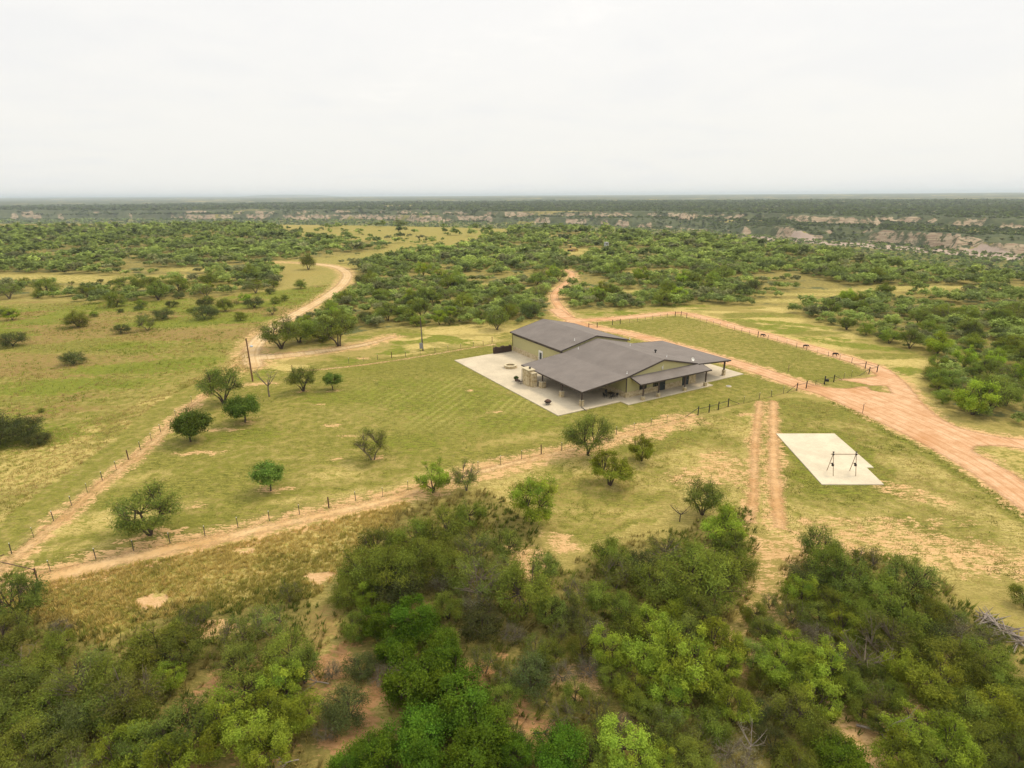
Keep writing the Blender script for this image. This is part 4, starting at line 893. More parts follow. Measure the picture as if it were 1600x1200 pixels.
def crown(kind, seed):
    nm, wd, nc, nl, ll, lw, hw_, low, cr, tint, droop = KIND[kind]
    rg = np.random.default_rng(seed); H = hw_
    # clump centres: an uneven dome with lobes
    C = []
    lob = rg.uniform(0, 2*math.pi, 5); lz = rg.uniform(.65, 1.0, 5)
    while len(C) < nc:
        a = rg.uniform(0, 2*math.pi); el = math.asin(rg.uniform(-.8, 1)); q = rg.uniform(.3, 1)**.5
        k = .72+.28*max(math.cos(a-l)*s for l, s in zip(lob, lz))
        x = .5*k*q*math.cos(el)*math.cos(a)*.86; y = .5*k*q*math.cos(el)*math.sin(a)*.86
        zt = low*H + (H-low*H)*(.42+.54*q*math.sin(el)*(k if el > 0 else .7))
        if kind in ('airy', 'bright') and rg.random() < .25: zt *= 1.08
        C.append((x, y, min(zt, H*.97)))
    C = np.array(C)
    V, T = [], []
    for c in C:
        r = cr*rg.uniform(.65, 1.25); n = int(nl*rg.uniform(.7, 1.25)*(r/cr)**1.5)
        p = rg.normal(0, 1, (n, 3)); p *= np.array([.56, .56, .46])*r*rg.uniform(.8, 1.2, (1, 3))
        p += c; p[:, 2] = np.maximum(p[:, 2], .012)
        out = p-np.array([0, 0, H*.35]); out /= np.linalg.norm(out, axis=1, keepdims=True)+1e-6
        nrm = rg.normal(0, .55, (n, 3))+out*.45+np.array([0, 0, .55])
        d = out*.5+rg.normal(0, .7, (n, 3)); d[:, 2] -= droop; d -= nrm*((d*nrm).sum(1, keepdims=True)/(nrm*nrm).sum(1, keepdims=True)); d /= np.linalg.norm(d, axis=1, keepdims=True)+1e-6
        w = np.cross(d, nrm); w /= np.linalg.norm(w, axis=1, keepdims=True)+1e-6
        L = ll*rg.uniform(.6, 1.35, (n, 1)); B = lw*rg.uniform(.7, 1.4, (n, 1))
        V.append(np.stack([p-d*L*.5, p+w*B*.5, p+d*L*.5, p-w*B*.5], 1))
        ct = rg.uniform(.70, 1.34); ch = rg.normal(0, .045)
        t = np.array(tint)*ct*rg.uniform(.72, 1.3, (n, 1)); t = t*np.array([1+ch, 1, 1-ch]); T.append(np.repeat(t[:, None, :], 4, 1))
    V = np.concatenate(V).reshape(-1, 3); T = np.concatenate(T).reshape(-1, 3)
    me = mesh_np('crown', V, np.arange(len(V)).reshape(-1, 4), M['leaf']); col_attr(me, 'tint', np.clip(T, .004, 1))
    return me, C
def stems(kind, seed, C, bare=False):
    rg = random.Random(seed); mb = MB(); H = KIND[kind][6]
    single = kind in ('oak', 'young')
    ns = 1 if single else rg.choice((2, 3, 3, 4))
    root = [(.0, .0)] if single else [(rg.uniform(-.03, .03), rg.uniform(-.03, .03)) for _ in range(ns)]
    R0 = .020 if single else .015
    forks = []
    for i in range(ns):
        a = 2*math.pi*(i+rg.random()*.5)/ns; sp = .03 if single else rg.uniform(.10, .2)
        z = H*(.36 if single else .34)
        f = (root[i][0]+sp*math.cos(a), root[i][1]+sp*math.sin(a), z)
        mb.tube([(root[i][0], root[i][1], -.02), (root[i][0]+sp*.35*math.cos(a)+.01, root[i][1]+sp*.35*math.sin(a), z*.5), f], [R0*1.2, R0, R0*.8], 6); forks.append(f)
    for j, c in enumerate(C):
        if not bare and j % 3 == 2 and kind not in ('twig', 'open', 'airy'): continue
        f = min(forks, key=lambda q: (q[0]-c[0])**2+(q[1]-c[1])**2)
        m = [(f[k]*.45+c[k]*.55)+rg.uniform(-.02, .02) for k in range(3)]; m[2] += .01
        mb.tube([f, m, tuple(c)], [R0*.55, R0*.36, .002], 4, False)
        for _ in range(4 if kind != 'twig' else 6):
            e = [c[k]+rg.uniform(-.09, .09) for k in range(3)]; mb.tube([m, ((m[0]+e[0])/2, (m[1]+e[1])/2, (m[2]+e[2])/2+.01), e], [.0042, .003, .0014], 3, False)
    return mb.mesh('trunk', M['greybark' if kind in ('twig', 'airy') else 'bark'])
PROTO = {}
for ki, kind in enumerate(KIND):
    for s in range(4 if kind in ('mesq', 'bright', 'dense', 'open') else 3):
        cm, C = crown(kind, 100*ki+s); PROTO.setdefault(kind, []).append((cm, stems(kind, 100*ki+s, C)))
LIST = []
_o = obj('foliage', PROTO['oak'][0][0], POTTED); _o.scale = (1.1, 1.1, 1.3); _o.location = (0, 0, .15); _o.color = (.6, .75, .6, 1)
def plant(x, y, w, kind, region, hs=1.0, tint=(1, 1, 1), label=None, group=None, z=None):
    cm, tm = PROTO[kind][RNG.integers(len(PROTO[kind]))]
    nm, wd = KIND[kind][0], KIND[kind][1]
    if kind in ('mesq', 'open', 'airy', 'bright') and w < 3.2 and region.startswith('mid'): nm = 'mesquite_bush'; wd = wd.replace('mesquite', 'mesquite bush')
    r = empty(nm, (x, y, float(terrain(x, y)) if z is None else z), RNG.uniform(0, 6.28)); r.scale = (w, w, w*hs*RNG.uniform(.92, 1.1))
    r['category'] = 'bush' if 'bush' in nm else 'tree'
    obj('trunk', tm, r); c = obj('crown', cm, r); c.color = (*tint, 1)
    e = dict(o=r, kind=kind, region=region, words=wd, p=pix((x, y, 0)), label=label, group=group); LIST.append(e); return r
def plant_c(cx, cy, wpx, kind, region, hs=1.0, **k):
    """crown centre and crown width as the photograph shows them"""
    hc = 1.6
    for _ in range(3):
        p = at(cx, cy, hc); d = (p-np.array([0, 0, CAMH])) @ _f; w = wpx*d/FPX*1.09; hc = w*KIND[kind][6]*hs*.55
    return plant(p[0], p[1], w, kind, region, hs, **k)
def plant_b(px, py, wpx, kind, region, hs=1.0, **k):
    p = at(px, py); d = (p-np.array([0, 0, CAMH])) @ _f
    return plant(p[0], p[1], wpx*d/FPX*1.08, kind, region, hs, **k)

# trees in and round the mown yard, each described for itself
for px, py, w, kind, hs, lab in (
    (349, 630, 76, 'open', 1.0, 'spreading mesquite by the yard fence at the foot of the leaning pole'),
    (298, 690, 66, 'oak', 1.0, 'dark round shade tree at the west fence, farther from the pole'),
    (383, 660, 56, 'oak', .95, 'dark round shade tree standing in front of the spreading mesquite'),
    (474, 611, 54, 'open', 1.0, 'fork-trunked mesquite between the bare tree and the small shade tree'),
    (520, 609, 33, 'young', 1.0, 'smallest green tree in the yard, east of the fork-trunked mesquite'),
    (583, 718, 64, 'airy', 1.05, 'two-trunked thin mesquite alone in the middle of the lawn'),
    (423, 767, 56, 'young', .95, 'neat green tree on a short trunk alone in the lower lawn'),
    (235, 836, 112, 'open', .85, 'wide multi-stemmed mesquite against the south fence of the yard'),
    (918, 711, 84, 'open', 1.0, 'leaning mesquite on the south fence below the patio corner'),
    (953, 758, 78, 'bright', .9, 'light green mesquite outside the fence, below the leaning one'),
    (1002, 720, 50, 'bright', .9, 'small mesquite outside the fence toward the wheel track'),
    (834, 814, 84, 'bright', 1.05, 'bushy light green mesquite at the upper tip of the thicket'),
    (678, 770, 62, 'bright', 1.1, 'ragged thin mesquite on the dirt path at the south fence'),
    (728, 767, 54, 'airy', 1.25, 'half-bare mesquite on the dirt path beside the ragged one'),
    (1099, 805, 76, 'open', 1.1, 'lanky sparse mesquite above the bright bush by the wheel track'),
    (1128, 852, 84, 'bright', .95, 'bright green mesquite beside the lower end of the wheel track'),
    (1276, 882, 72, 'open', 1.1, 'lone thin mesquite poking above the thicket below the pad'),
    (659, 497, 38, 'open', 1.0, 'rounded mesquite behind the slim pole with the meter box'),
    (718, 502, 26, 'open', .9, 'little leaning mesquite in a green patch beyond the north fence'),
    (777, 515, 44, 'open', .9, 'round mesquite beyond the fence behind the firewood stack'),
    (440, 545, 76, 'open', .9, 'broad mesquite at the west end of the clump beyond the leaning pole'),
    (468, 535, 60, 'mesq', .85, 'dark mesquite in the middle of the clump beyond the leaning pole'),
    (529, 541, 76, 'open', .9, 'broad mesquite beside the sandy spur north of the yard'),
    (504, 534, 30, 'mesq', 1.0, 'small mesquite squeezed between two broad ones north of the yard'),
    (482, 421, 30, 'mesq', 1.1, 'tall dark mesquite standing alone where the sandy road bends'),
    ): plant_b(px, py, w, kind, 'yard', hs, label=lab)

FG = [(1195,985,50,'mesq'),(1178,1022,60,'open'),(1203,938,34,'airy'),(1178,955,48,'mesq'),(1192,1062,54,'mesq'),(1186,1110,50,'dark'),  # crown centre, crown width in the photo, kind, region: the brush in front of the yard
 (26,935,95,'mesq'),(6,990,90,'mesq'),(85,1013,62,'mesq'),(55,1045,70,'mesq'),(18,1075,95,'mesq'),(122,1060,105,'airy'),(163,1062,95,'mesq'),(200,1085,105,'airy'),(245,1003,105,'mesq'),(282,1012,85,'mesq'),(290,972,56,'airy'),(262,1052,58,'bright'),(315,957,42,'airy'),(60,1112,105,'mesq'),(105,1130,95,'dark'),(146,1112,92,'mesq'),(204,1112,80,'mesq'),(187,1165,95,'bright'),(280,1135,112,'mesq'),(228,1155,92,'mesq'),(29,1165,100,'mesq'),(80,1182,95,'mesq'),(365,990,66,'airy'),(376,1035,76,'mesq'),(350,1115,92,'bright'),(380,1077,90,'mesq'),(392,1140,98,'bright'),(257,1188,92,'bright'),(130,1195,90,'airy'),(-25,1030,90,'mesq'),(-30,1120,110,'mesq'),(95,975,40,'twig'),
 (417,967,78,'airy'),(452,923,44,'airy'),(450,1020,90,'mesq'),(473,1040,66,'mesq'),(438,1068,80,'bright'),(537,1107,84,'dark'),(473,1112,72,'bright'),(430,1112,82,'bright'),(417,1167,86,'bright'),(505,1143,50,'twig'),(517,1046,40,'twig'),(335,1160,70,'bright'),
 (563,885,88,'mesq'),(616,885,105,'mesq'),(662,867,88,'mesq'),(622,917,92,'dark'),(575,925,50,'bright'),(645,962,84,'dense'),(590,967,62,'dense'),(553,978,54,'dark'),(616,1013,64,'dense'),(686,1005,66,'dense'),(563,1036,62,'dark'),(600,1050,60,'twig'),(648,1066,104,'dense'),(697,1042,74,'dense'),(720,1094,112,'dense'),(650,1142,100,'dense'),(756,1138,92,'dense'),(735,1180,100,'dense'),(584,1178,80,'dense'),(657,1188,80,'dense'),(590,850,70,'mesq'),(640,838,80,'mesq'),(690,822,84,'mesq'),(735,800,60,'mesq'),(600,905,60,'dark'),(545,1200,70,'dense'),(540,925,60,'mesq'),(690,900,60,'twig'),
 (750,900,108,'airy'),(706,886,70,'mesq'),(788,890,66,'airy'),(750,972,78,'dark'),(756,1028,60,'airy'),(788,1092,60,'dark'),(790,1052,50,'airy'),(740,850,80,'airy'),(790,850,60,'mesq'),(700,945,60,'dark'),(800,985,50,'twig'),(745,935,70,'twig'),(795,1150,60,'dark'),
 (823,920,108,'mesq'),(852,885,60,'mesq'),(957,865,72,'mesq'),(975,946,62,'mesq'),(963,892,70,'airy'),(1027,905,92,'dark'),(1100,900,126,'mesq'),(1150,880,70,'mesq'),(911,967,62,'airy'),(873,987,44,'airy'),(1016,972,72,'bright'),(1054,960,64,'bright'),(949,1013,70,'bright'),(1010,1016,90,'bright'),(1071,1037,110,'bright'),(1127,1002,88,'bright'),(1132,1042,64,'bright'),(987,1075,64,'bright'),(1048,1083,80,'bright'),(934,1107,62,'airy'),(911,1011,62,'mesq'),(922,1040,60,'twig'),(829,1054,80,'dark'),(835,1005,46,'airy'),(882,1114,62,'airy'),(981,1167,108,'bright'),(1033,1142,72,'mesq'),(873,1170,92,'dense'),(806,1174,60,'dense'),(1150,1098,72,'bright'),(1115,1130,70,'mesq'),(1156,1180,92,'twig'),(930,1150,70,'mesq'),(1080,1180,80,'mesq'),(880,1050,50,'twig'),(1040,860,70,'airy'),(1090,870,80,'mesq'),(900,925,60,'airy'),(860,950,60,'mesq'),(1000,880,60,'dark'),(1070,990,70,'mesq'),(970,1130,50,'twig'),(845,1090,50,'airy'),(1110,1075,60,'mesq'),(1140,850,60,'mesq'),(880,960,60,'dark'),(935,930,60,'mesq'),(985,985,70,'mesq'),(930,985,56,'twig'),(955,1050,56,'mesq'),(1095,955,66,'mesq'),(1045,1120,60,'airy'),(900,1080,50,'mesq'),(860,1020,60,'mesq'),(1090,1150,60,'airy'),(1000,1100,60,'mesq'),(920,1190,80,'mesq'),(1030,1190,70,'bright'),
 (1354,869,62,'airy'),(1264,902,72,'dark'),(1296,882,82,'mesq'),(1252,925,60,'bright'),(1325,905,80,'mesq'),(1380,926,92,'mesq'),(1421,911,92,'mesq'),(1331,946,72,'mesq'),(1445,946,72,'mesq'),(1404,967,90,'mesq'),(1320,974,62,'bright'),(1380,992,90,'airy'),(1226,1007,72,'bright'),(1287,1037,82,'bright'),(1211,1040,72,'bright'),(1279,1085,82,'bright'),(1334,1075,62,'mesq'),(1404,1040,64,'bright'),(1363,1083,62,'airy'),(1457,1060,100,'bright'),(1439,1022,64,'mesq'),(1486,1025,92,'mesq'),(1509,990,72,'twig'),(1544,992,60,'airy'),(1544,1020,80,'mesq'),(1521,1048,80,'mesq'),(1515,1101,82,'mesq'),(1565,1107,90,'bright'),(1580,1142,92,'mesq'),(1590,1078,62,'mesq'),(1244,1112,82,'dark'),(1287,1156,72,'dark'),(1217,1104,60,'twig'),(1317,1182,84,'dense'),(1427,1142,92,'bright'),(1492,1165,92,'bright'),(1398,1177,82,'bright'),(1462,1190,80,'mesq'),(1544,1190,72,'mesq'),(1590,1182,84,'mesq'),(1247,1187,72,'mesq'),(1604,928,50,'mesq'),(1240,955,56,'airy'),(1280,990,70,'twig'),(1340,1020,80,'airy'),(1210,1150,60,'dark'),(1380,1130,50,'mesq'),(1480,1120,56,'airy'),(1250,1060,60,'mesq'),(1420,1000,60,'mesq'),(1300,945,60,'mesq'),(1460,985,60,'dark'),(1370,1050,56,'mesq'),(1620,1110,90,'mesq'),(1270,960,60,'mesq'),(1350,985,60,'mesq'),(1310,1050,60,'mesq'),(1400,1085,60,'mesq'),(1490,960,50,'airy'),(1530,1150,70,'mesq'),(1205,975,50,'airy'),(1470,1100,60,'mesq'),(1560,1060,60,'mesq'),(1255,1020,60,'mesq'),(1350,1110,50,'dark'),
]
for cx, cy, w, kind in FG:
    kind = 'open' if kind == 'mesq' and RNG.random() < .34 else 'mesq' if kind == 'dark' and RNG.random() < .35 else kind
    plant_c(cx, cy, w, kind, 'front west' if cx < 545 else 'front gully' if cx < 800 else 'front track' if cx < 1195 else 'front pad', RNG.uniform(.9, 1.15), tint=tuple(np.array([1, 1, 1])*RNG.uniform(.78, 1.14)+RNG.normal(0, .015, 3)))
for x, y, w, kind in ((122,507,42,'mesq'),(116,565,42,'dark'),(20,537,48,'dark'),(190,517,28,'dark'),(230,512,38,'airy'),(255,495,36,'dark'),(320,495,42,'dark'),(320,477,32,'dark'),(352,482,32,'mesq'),(397,477,34,'dark'),(182,475,36,'mesq'),(137,460,36,'mesq'),(200,452,48,'mesq'),(235,452,40,'mesq'),(280,452,44,'mesq'),(322,460,32,'airy'),(400,454,28,'airy'),(445,466,18,'mesq'),(470,447,26,'mesq'),(75,455,42,'mesq'),(15,462,42,'airy'),(327,442,36,'mesq'),(-2,690,95,'dark'),(38,683,70,'dark'),(62,690,44,'dark'),(65,640,12,'mesq')):
    plant_b(x, y+4, w, kind, 'field', .8)

_k = 0
while _k < 44:
    bx, by = RNG.uniform(0, 470), 440+70*RNG.random()**1.6
    q = at2(bx, by)
    if seg_dist(np.array([q[0]]), np.array([q[1]]), WEST_ROAD)[0] < 6 or any(math.hypot(q[0]-e['o'].location[0], q[1]-e['o'].location[1]) < 4 for e in LIST): continue
    plant_b(bx, by, RNG.uniform(14, 30)*(.6+.4*(by-430)/80), RNG.choice(['mesq', 'airy', 'bright', 'mesq', 'dark']), 'field', .75, tint=(1.05, 1.1, 1.0)); _k += 1
# brush country beyond: scattered by density; the ones that show largest become trees of their own, the rest one mass
ROADS = [(DRIVE_IN, 4.5), (DRIVE_OUT, 4.8), (WIND, 3.4), (WEST_ROAD, 6.5), (SPUR, 4.0), (S_PATH, 3)]
def wood_density(X, Y):
    a = 1-sstep(-4, 4, poly_sd(X, Y, W2(WOOD_A))); b = 1-sstep(-2, 2, poly_sd(X, Y, W2(WOOD_B)))
    n = fbm(X/38, Y/38, 401, 4); n2 = fbm(X/14, Y/14, 402, 3)
    d = np.maximum(a*sstep(.31, .47, n+.45*(n2-.5)), b*sstep(.25, .42, n+.5*(n2-.5)))
    mm = 1-sstep(-8, 8, poly_sd(X, Y, W2(MEADOW))); d = d*(1-mm) + mm*.16*sstep(.45, .6, n2)
    for px, py, rx, ry in CLEAR_MID:
        if rx: d = d*(1-blob(X, Y, px, py, rx*1.0, ry*1.5, 0, .4))
    for ln, w in ROADS: d = d*(seg_dist(X, Y, ln) > w)
    d = d*(poly_sd(X, Y, LAWN) > 4)
    return d
AZMAX = 48
def scatter(r0, r1, cell):
    xs = np.arange(-r1, r1, cell); ys = np.arange(0, r1, cell); X, Y = np.meshgrid(xs, ys)
    X = (X + RNG.uniform(-.48, .48, X.shape)*cell).ravel(); Y = (Y + RNG.uniform(-.48, .48, Y.shape)*cell).ravel()
    r = np.hypot(X, Y); az = np.arctan2(X, Y)
    k = (r >= r0) & (r < r1) & (np.abs(az) < R(AZMAX)) & (r < np.interp(az, AZK, R0K)+10)
    return X[k], Y[k]
TX, TY, TW = [], [], []
for r0, r1, cell, wm in ((90, 230, 3.5, 4.4), (230, 380, 4.2, 5.0), (380, 560, 5.2, 6.0), (560, 900, 7.0, 7.4)):
    X, Y = scatter(r0, r1, cell); d = wood_density(X, Y); k = RNG.random(len(X)) < d*.93
    TX.append(X[k]); TY.append(Y[k]); TW.append(wm*RNG.lognormal(-.10, .38, k.sum()).clip(.4, 1.8))
TX, TY, TW = map(np.concatenate, (TX, TY, TW))
far_enough = np.ones(len(TX), bool)
for e in LIST:
    if e['region'] in ('yard', 'field'):
        l = e['o'].location; far_enough &= np.hypot(TX-l[0], TY-l[1]) > e['o'].scale[0]*.55
TX, TY, TW = TX[far_enough], TY[far_enough], TW[far_enough]
vis = np.array([-20 < pix((x, y, 0))[0] < 1620 for x, y in zip(TX, TY)])
score = np.where(vis, TW/np.hypot(TX, TY), 0); order = np.argsort(-score); NIND = 130
for i in order[:NIND]:
    px = pix((TX[i], TY[i], 0))[0]
    kind = RNG.choice(['mesq', 'open', 'mesq', 'open', 'airy', 'bright', 'mesq', 'dark'])
    plant(TX[i], TY[i], TW[i], kind, 'mid west' if px < 560 else 'mid north' if px < 920 else 'mid paddock' if px < 1230 else 'mid east', RNG.uniform(.8, 1.05), tint=tuple(np.array([1.15, 1.18, 1.1])*RNG.uniform(.8, 1.2)))
rest = order[NIND:]

LODT = {}
def lod_template(N, seed):
    rg = np.random.default_rng(seed); nc = max(5, min(18, N//12)); s = math.sqrt(4.2/N)
    a = rg.uniform(0, 6.28, nc); q = rg.random(nc)**.5*.40; h = .30+.30*rg.random(nc)*(1-q*1.1)
    ci = rg.integers(nc, size=N); p = np.stack([q[ci]*np.cos(a[ci]), q[ci]*np.sin(a[ci]), h[ci]], 1)
    o = rg.normal(0, 1, (N, 3)); o *= rg.random((N, 1))**.4/np.linalg.norm(o, axis=1, keepdims=True); p += o*np.array([.17, .17, .13])
    p[:, 2] = np.maximum(p[:, 2], .03)
    tri = rg.normal(0, 1, (N, 3, 3)); tri[:, :, 2] *= .55; tri -= tri.mean(1, keepdims=True); tri *= s*.56
    t = rg.uniform(.72, 1.3, nc)[ci]*rg.uniform(.8, 1.22, N)
    return p[:, None, :]+tri, t
def merged(name, X, Y, Wd, Z, N, cols, lab=None):
    V, T = [], []
    var = RNG.integers(6, size=len(X)); ang = RNG.uniform(0, 6.28, len(X)); hs = RNG.uniform(.8, 1.15, len(X))
    for v in range(6):
        k = np.nonzero(var == v)[0]
        if not len(k): continue
        if (N, v) not in LODT: LODT[(N, v)] = lod_template(N, N*10+v)
        P, t = LODT[(N, v)]; c, s = np.cos(ang[k])[:, None, None], np.sin(ang[k])[:, None, None]
        w = Wd[k][:, None, None]
        x = (P[None, :, :, 0]*c-P[None, :, :, 1]*s)*w+X[k][:, None, None]; y = (P[None, :, :, 0]*s+P[None, :, :, 1]*c)*w+Y[k][:, None, None]
        z = P[None, :, :, 2]*w*hs[k][:, None, None]+Z[k][:, None, None]
        V.append(np.stack([x, y, z], -1).reshape(-1, 3))
        T.append(np.repeat((cols[k][:, None, :]*t[None, :, None])[:, :, None, :], 3, 2).reshape(-1, 3))
    return np.concatenate(V), np.concatenate(T)
def tree_cols(n):
    base = np.array([[.195, .250, .072], [.225, .290, .078], [.145, .185, .066], [.275, .340, .090], [.190, .205, .092]])
    return base[RNG.choice(5, size=n, p=[.36, .26, .16, .10, .12])]*RNG.uniform(.66, 1.22, (n, 1))*1.36
rX, rY, rW = TX[rest], TY[rest], TW[rest]; rR = np.hypot(rX, rY); rZ = terrain(rX, rY); cols = tree_cols(len(rest))
VV, TT = [], []
for lo_, hi_, N in ((0, 210, 620), (210, 320, 300), (320, 480, 150), (480, 2000, 70)):
    k = (rR >= lo_) & (rR < hi_)
    if k.any(): v, t = merged('w', rX[k], rY[k], rW[k], rZ[k], N, cols[k]); VV.append(v); TT.append(t)
V = np.concatenate(VV); me = mesh_np('scrub_woods', V, np.arange(len(V)).reshape(-1, 3), M['leaf']); col_attr(me, 'tint', np.clip(np.concatenate(TT), .003, 1))
tag(obj('scrub_woods', me), 'mass of olive green scrub covering the plateau behind the yard', 'woods', kind='stuff')
# beyond the river: bench, bluffs and plain
n = 64000; rr = 500*np.exp(RNG.random(n)*math.log(9)); az = RNG.uniform(-R(AZMAX), R(AZMAX), n)
X, Y = rr*np.sin(az), rr*np.cos(az); r0, r1 = np.interp(az, AZK, R0K), np.interp(az, AZK, R1K)
zx = (terrain(X+4, Y)-terrain(X-4, Y))/8; zy = (terrain(X, Y+4)-terrain(X, Y-4))/8; sl = np.hypot(zx, zy)
fl = (rr > r0+60) & (rr < r1-20)
k = (rr > r0+20) & (sl < .36+.3*RNG.random(n)) & (RNG.random(n) < np.where(fl, .5, .25+.7*sstep(.32, .46, fbm(X/120, Y/120, 501, 4))))
X, Y, rr, fl = X[k], Y[k], rr[k], fl[k]
c = tree_cols(len(X))*.42; c[fl] *= 1.7
w = (5.5+2.5*RNG.random(len(X)))*np.clip(rr/1400, .9, 2.0)
v, t = merged('f', X, Y, w, terrain(X, Y), 18, c)
me = mesh_np('far_woods', v, np.arange(len(v)).reshape(-1, 3), M['leaf']); col_attr(me, 'tint', np.clip(t, .003, 1))
tag(obj('far_woods', me), 'dark juniper scrub on the bluffs and plain across the river', 'woods', kind='stuff')

# bare and fallen wood
def bare_tree(px, py, hpx, label, seed, mat, name='dead_tree', spread=.55, lying=False):
    p = at(px, py); d = (p-np.array([0, 0, CAMH])) @ _f; h = hpx*d/FPX; rg = random.Random(seed)
    r = empty(name, (p[0], p[1], 0), rg.uniform(0, 6), label, 'dead tree' if not lying else 'dead branch')
    tk = MB(); fork = Vector((rg.uniform(-.05, .05)*h, 0, .36*h))
    tk.tube([(0, 0, -.1), (0, .01*h, .2*h), fork], [.028*h, .024*h, .02*h], 6)
    br = MB()
    for k in range(7):
        a = k*.9+rg.random(); e = fork+Vector((spread*h*math.cos(a)*rg.uniform(.6, 1), spread*h*math.sin(a)*rg.uniform(.6, 1), rg.uniform(.3, .6)*h)); m = fork*.5+e*.5+Vector((0, 0, -.03*h))
        br.tube([fork, m, e], [.016*h, .010*h, .003*h], 5, False)
        for _ in range(5):
            q = m.lerp(e, rg.random()); br.tube([q, q+Vector((rg.uniform(-.2, .2)*h, rg.uniform(-.2, .2)*h, rg.uniform(.0, .24)*h))], [.005*h, .002*h], 3, False)
    a, b = tk.build('trunk', M[mat], r), br.build('branches', M[mat], r)
    if lying: r.rotation_euler = (R(74), 0, rg.uniform(0, 6)); r.location.z = .25
    return r
bare_tree(421, 620, 48, 'small bare grey tree beside the leaning utility pole', 3, 'greybark', spread=.42)
bare_tree(36, 1056, 50, 'grey dead snag in the thicket below the corner fence brace', 4, 'greybark')
bare_tree(1170, 1180, 58, 'tall bleached snag with crooked limbs at the bottom of the wheel-track thicket', 6, 'bleached')
bare_tree(1062, 815, 34, 'small dark dead stump tree beside the lanky sparse mesquite', 9, 'bark')
bare_tree(1345, 1060, 80, 'grey dead tree with spreading limbs inside the thicket below the pad', 10, 'greybark')
for px, py, hh, sd, lab in ((512, 1072, 44, 11, 'pale fallen branch at the top of the red gully'), (1340, 1138, 80, 12, 'long pale dead branch lying over bare red ground below the pad'), (465, 1192, 44, 13, 'pale dead branch at the photo edge west of the dense trees'), (602, 1058, 56, 14, 'grey dead boughs among the dense bright trees'), (1520, 1090, 60, 15, 'crooked grey dead bough in the brush east of the pad thicket'), (835, 1150, 44, 16, 'dark dead branch beside the red clearing in the wheel-track thicket')):
    bare_tree(px, py, hh, lab, sd, 'bleached' if sd != 16 else 'bark', 'dead_branch', .5, True)
bp = at(1560, 985); pile = empty('brush_pile', bp, 0, 'pile of bleached grey dead branches in the weeds east of the thicket', 'brush pile'); rg = random.Random(21)
qa, qb = at(1535, 968)-bp, at(1594, 1008)-bp
for k in range(38):
    c = qa.copy()*(1-k/37)+qb*(k/37); a = rg.uniform(0, 3.14); L = rg.uniform(.7, 2.0); z = rg.uniform(.06, .55)
    MB().tube([(c[0]-L*math.cos(a), c[1]-L*math.sin(a), z), (c[0]+rg.uniform(-.2, .2), c[1]+rg.uniform(-.2, .2), z+rg.uniform(.0, .15)), (c[0]+L*math.cos(a), c[1]+L*math.sin(a), z+rg.uniform(-.05, .35))], [.07*rg.uniform(.5, 1), .06, .02], 5).build('branch', M['bleached' if k % 4 else 'greybark'], pile)

# ------------------------------------------------------------------ standing grass and weeds
def tufts(name, inside, bbox, n, h, nb, w, cols, label, cat):
    X = RNG.uniform(bbox[0], bbox[1], n); Y = RNG.uniform(bbox[2], bbox[3], n)
    k = RNG.random(n) < inside(X, Y); X, Y = X[k], Y[k]; n = len(X)
    hh = h*RNG.lognormal(0, .3, (n, 1)); a = RNG.uniform(0, 6.28, (n, nb)); rad = RNG.random((n, nb))*w
    bx = X[:, None]+rad*np.cos(a); by = Y[:, None]+rad*np.sin(a); lean = RNG.uniform(.1, .8, (n, nb))
    H = hh*RNG.uniform(.5, 1.15, (n, nb)); wd = H*RNG.uniform(.05, .13, (n, nb))+.012
    th = a+RNG.normal(0, .6, (n, nb)); px_, py_ = -np.sin(th)*wd, np.cos(th)*wd
    wind = .25
    v = np.stack([np.stack([bx-px_, by-py_, 0*bx], -1), np.stack([bx+px_, by+py_, 0*bx], -1), np.stack([bx+np.cos(th)*H*lean+wind*H, by+np.sin(th)*H*lean-.1*H, H], -1)], 2).reshape(-1, 3)
    cc = np.array(cols); f = fbm(X/6, Y/6, 601, 3); ci = np.clip(((f-.3)/.4*len(cc)+RNG.normal(0, .8, n)).astype(int), 0, len(cc)-1)
    t = cc[ci][:, None, :]*RNG.uniform(.75, 1.25, (n, nb, 1)); t = np.repeat(t[:, :, None, :], 3, 2).reshape(-1, 3)
    me = mesh_np(name, v, np.arange(len(v)).reshape(-1, 3), M['leaf']); col_attr(me, 'tint', t)
    tag(obj(name, me), label, cat, kind='stuff')
FGR = W2([(-120,905),(30,938),(60,915),(150,897),(300,866),(420,840),(540,810),(640,785),(600,830),(545,880),(490,930),(380,950),(230,965),(150,1005),(60,960),(-120,960)])
spots = [(497,901,1.5,1.0),(240,938,1.7,1.0),(380,860,1.2,.5)]
def in_fgr(X, Y):
    d = (poly_sd(X, Y, FGR) < .3)*(.35+.8*fbm(X/3, Y/3, 602, 3))
    for s in spots: d = d*(1-blob(X, Y, *s, 0, .4))
    return d
a0, a1 = np.array(FGR).min(0), np.array(FGR).max(0)
tufts('tall_grass', in_fgr, (a0[0], a1[0], a0[1], a1[1]), 24000, .27, 10, .22, [(.33,.29,.075),(.46,.36,.11),(.58,.44,.17),(.50,.385,.13)], 'tall yellow grass outside the south fence', 'grass')
def in_thick(X, Y):
    d = 0*X
    for p in THICKET_PX: d = np.maximum(d, (poly_sd(X, Y, W2(p)) < 1)*(.25+.75*fbm(X/2.5, Y/2.5, 603, 3)))
    for px, py, a, c in CLEAR_FG: d = d*(1-.85*blob(X, Y, px, py, a, c, 0, .5))
    return d
tufts('undergrowth', in_thick, (-52, 62, 27, 66), 26000, .42, 9, .22, [(.13,.16,.03),(.17,.165,.042),(.22,.24,.045),(.25,.205,.07),(.32,.26,.09)], 'low weeds and dry grass under the thicket', 'undergrowth')
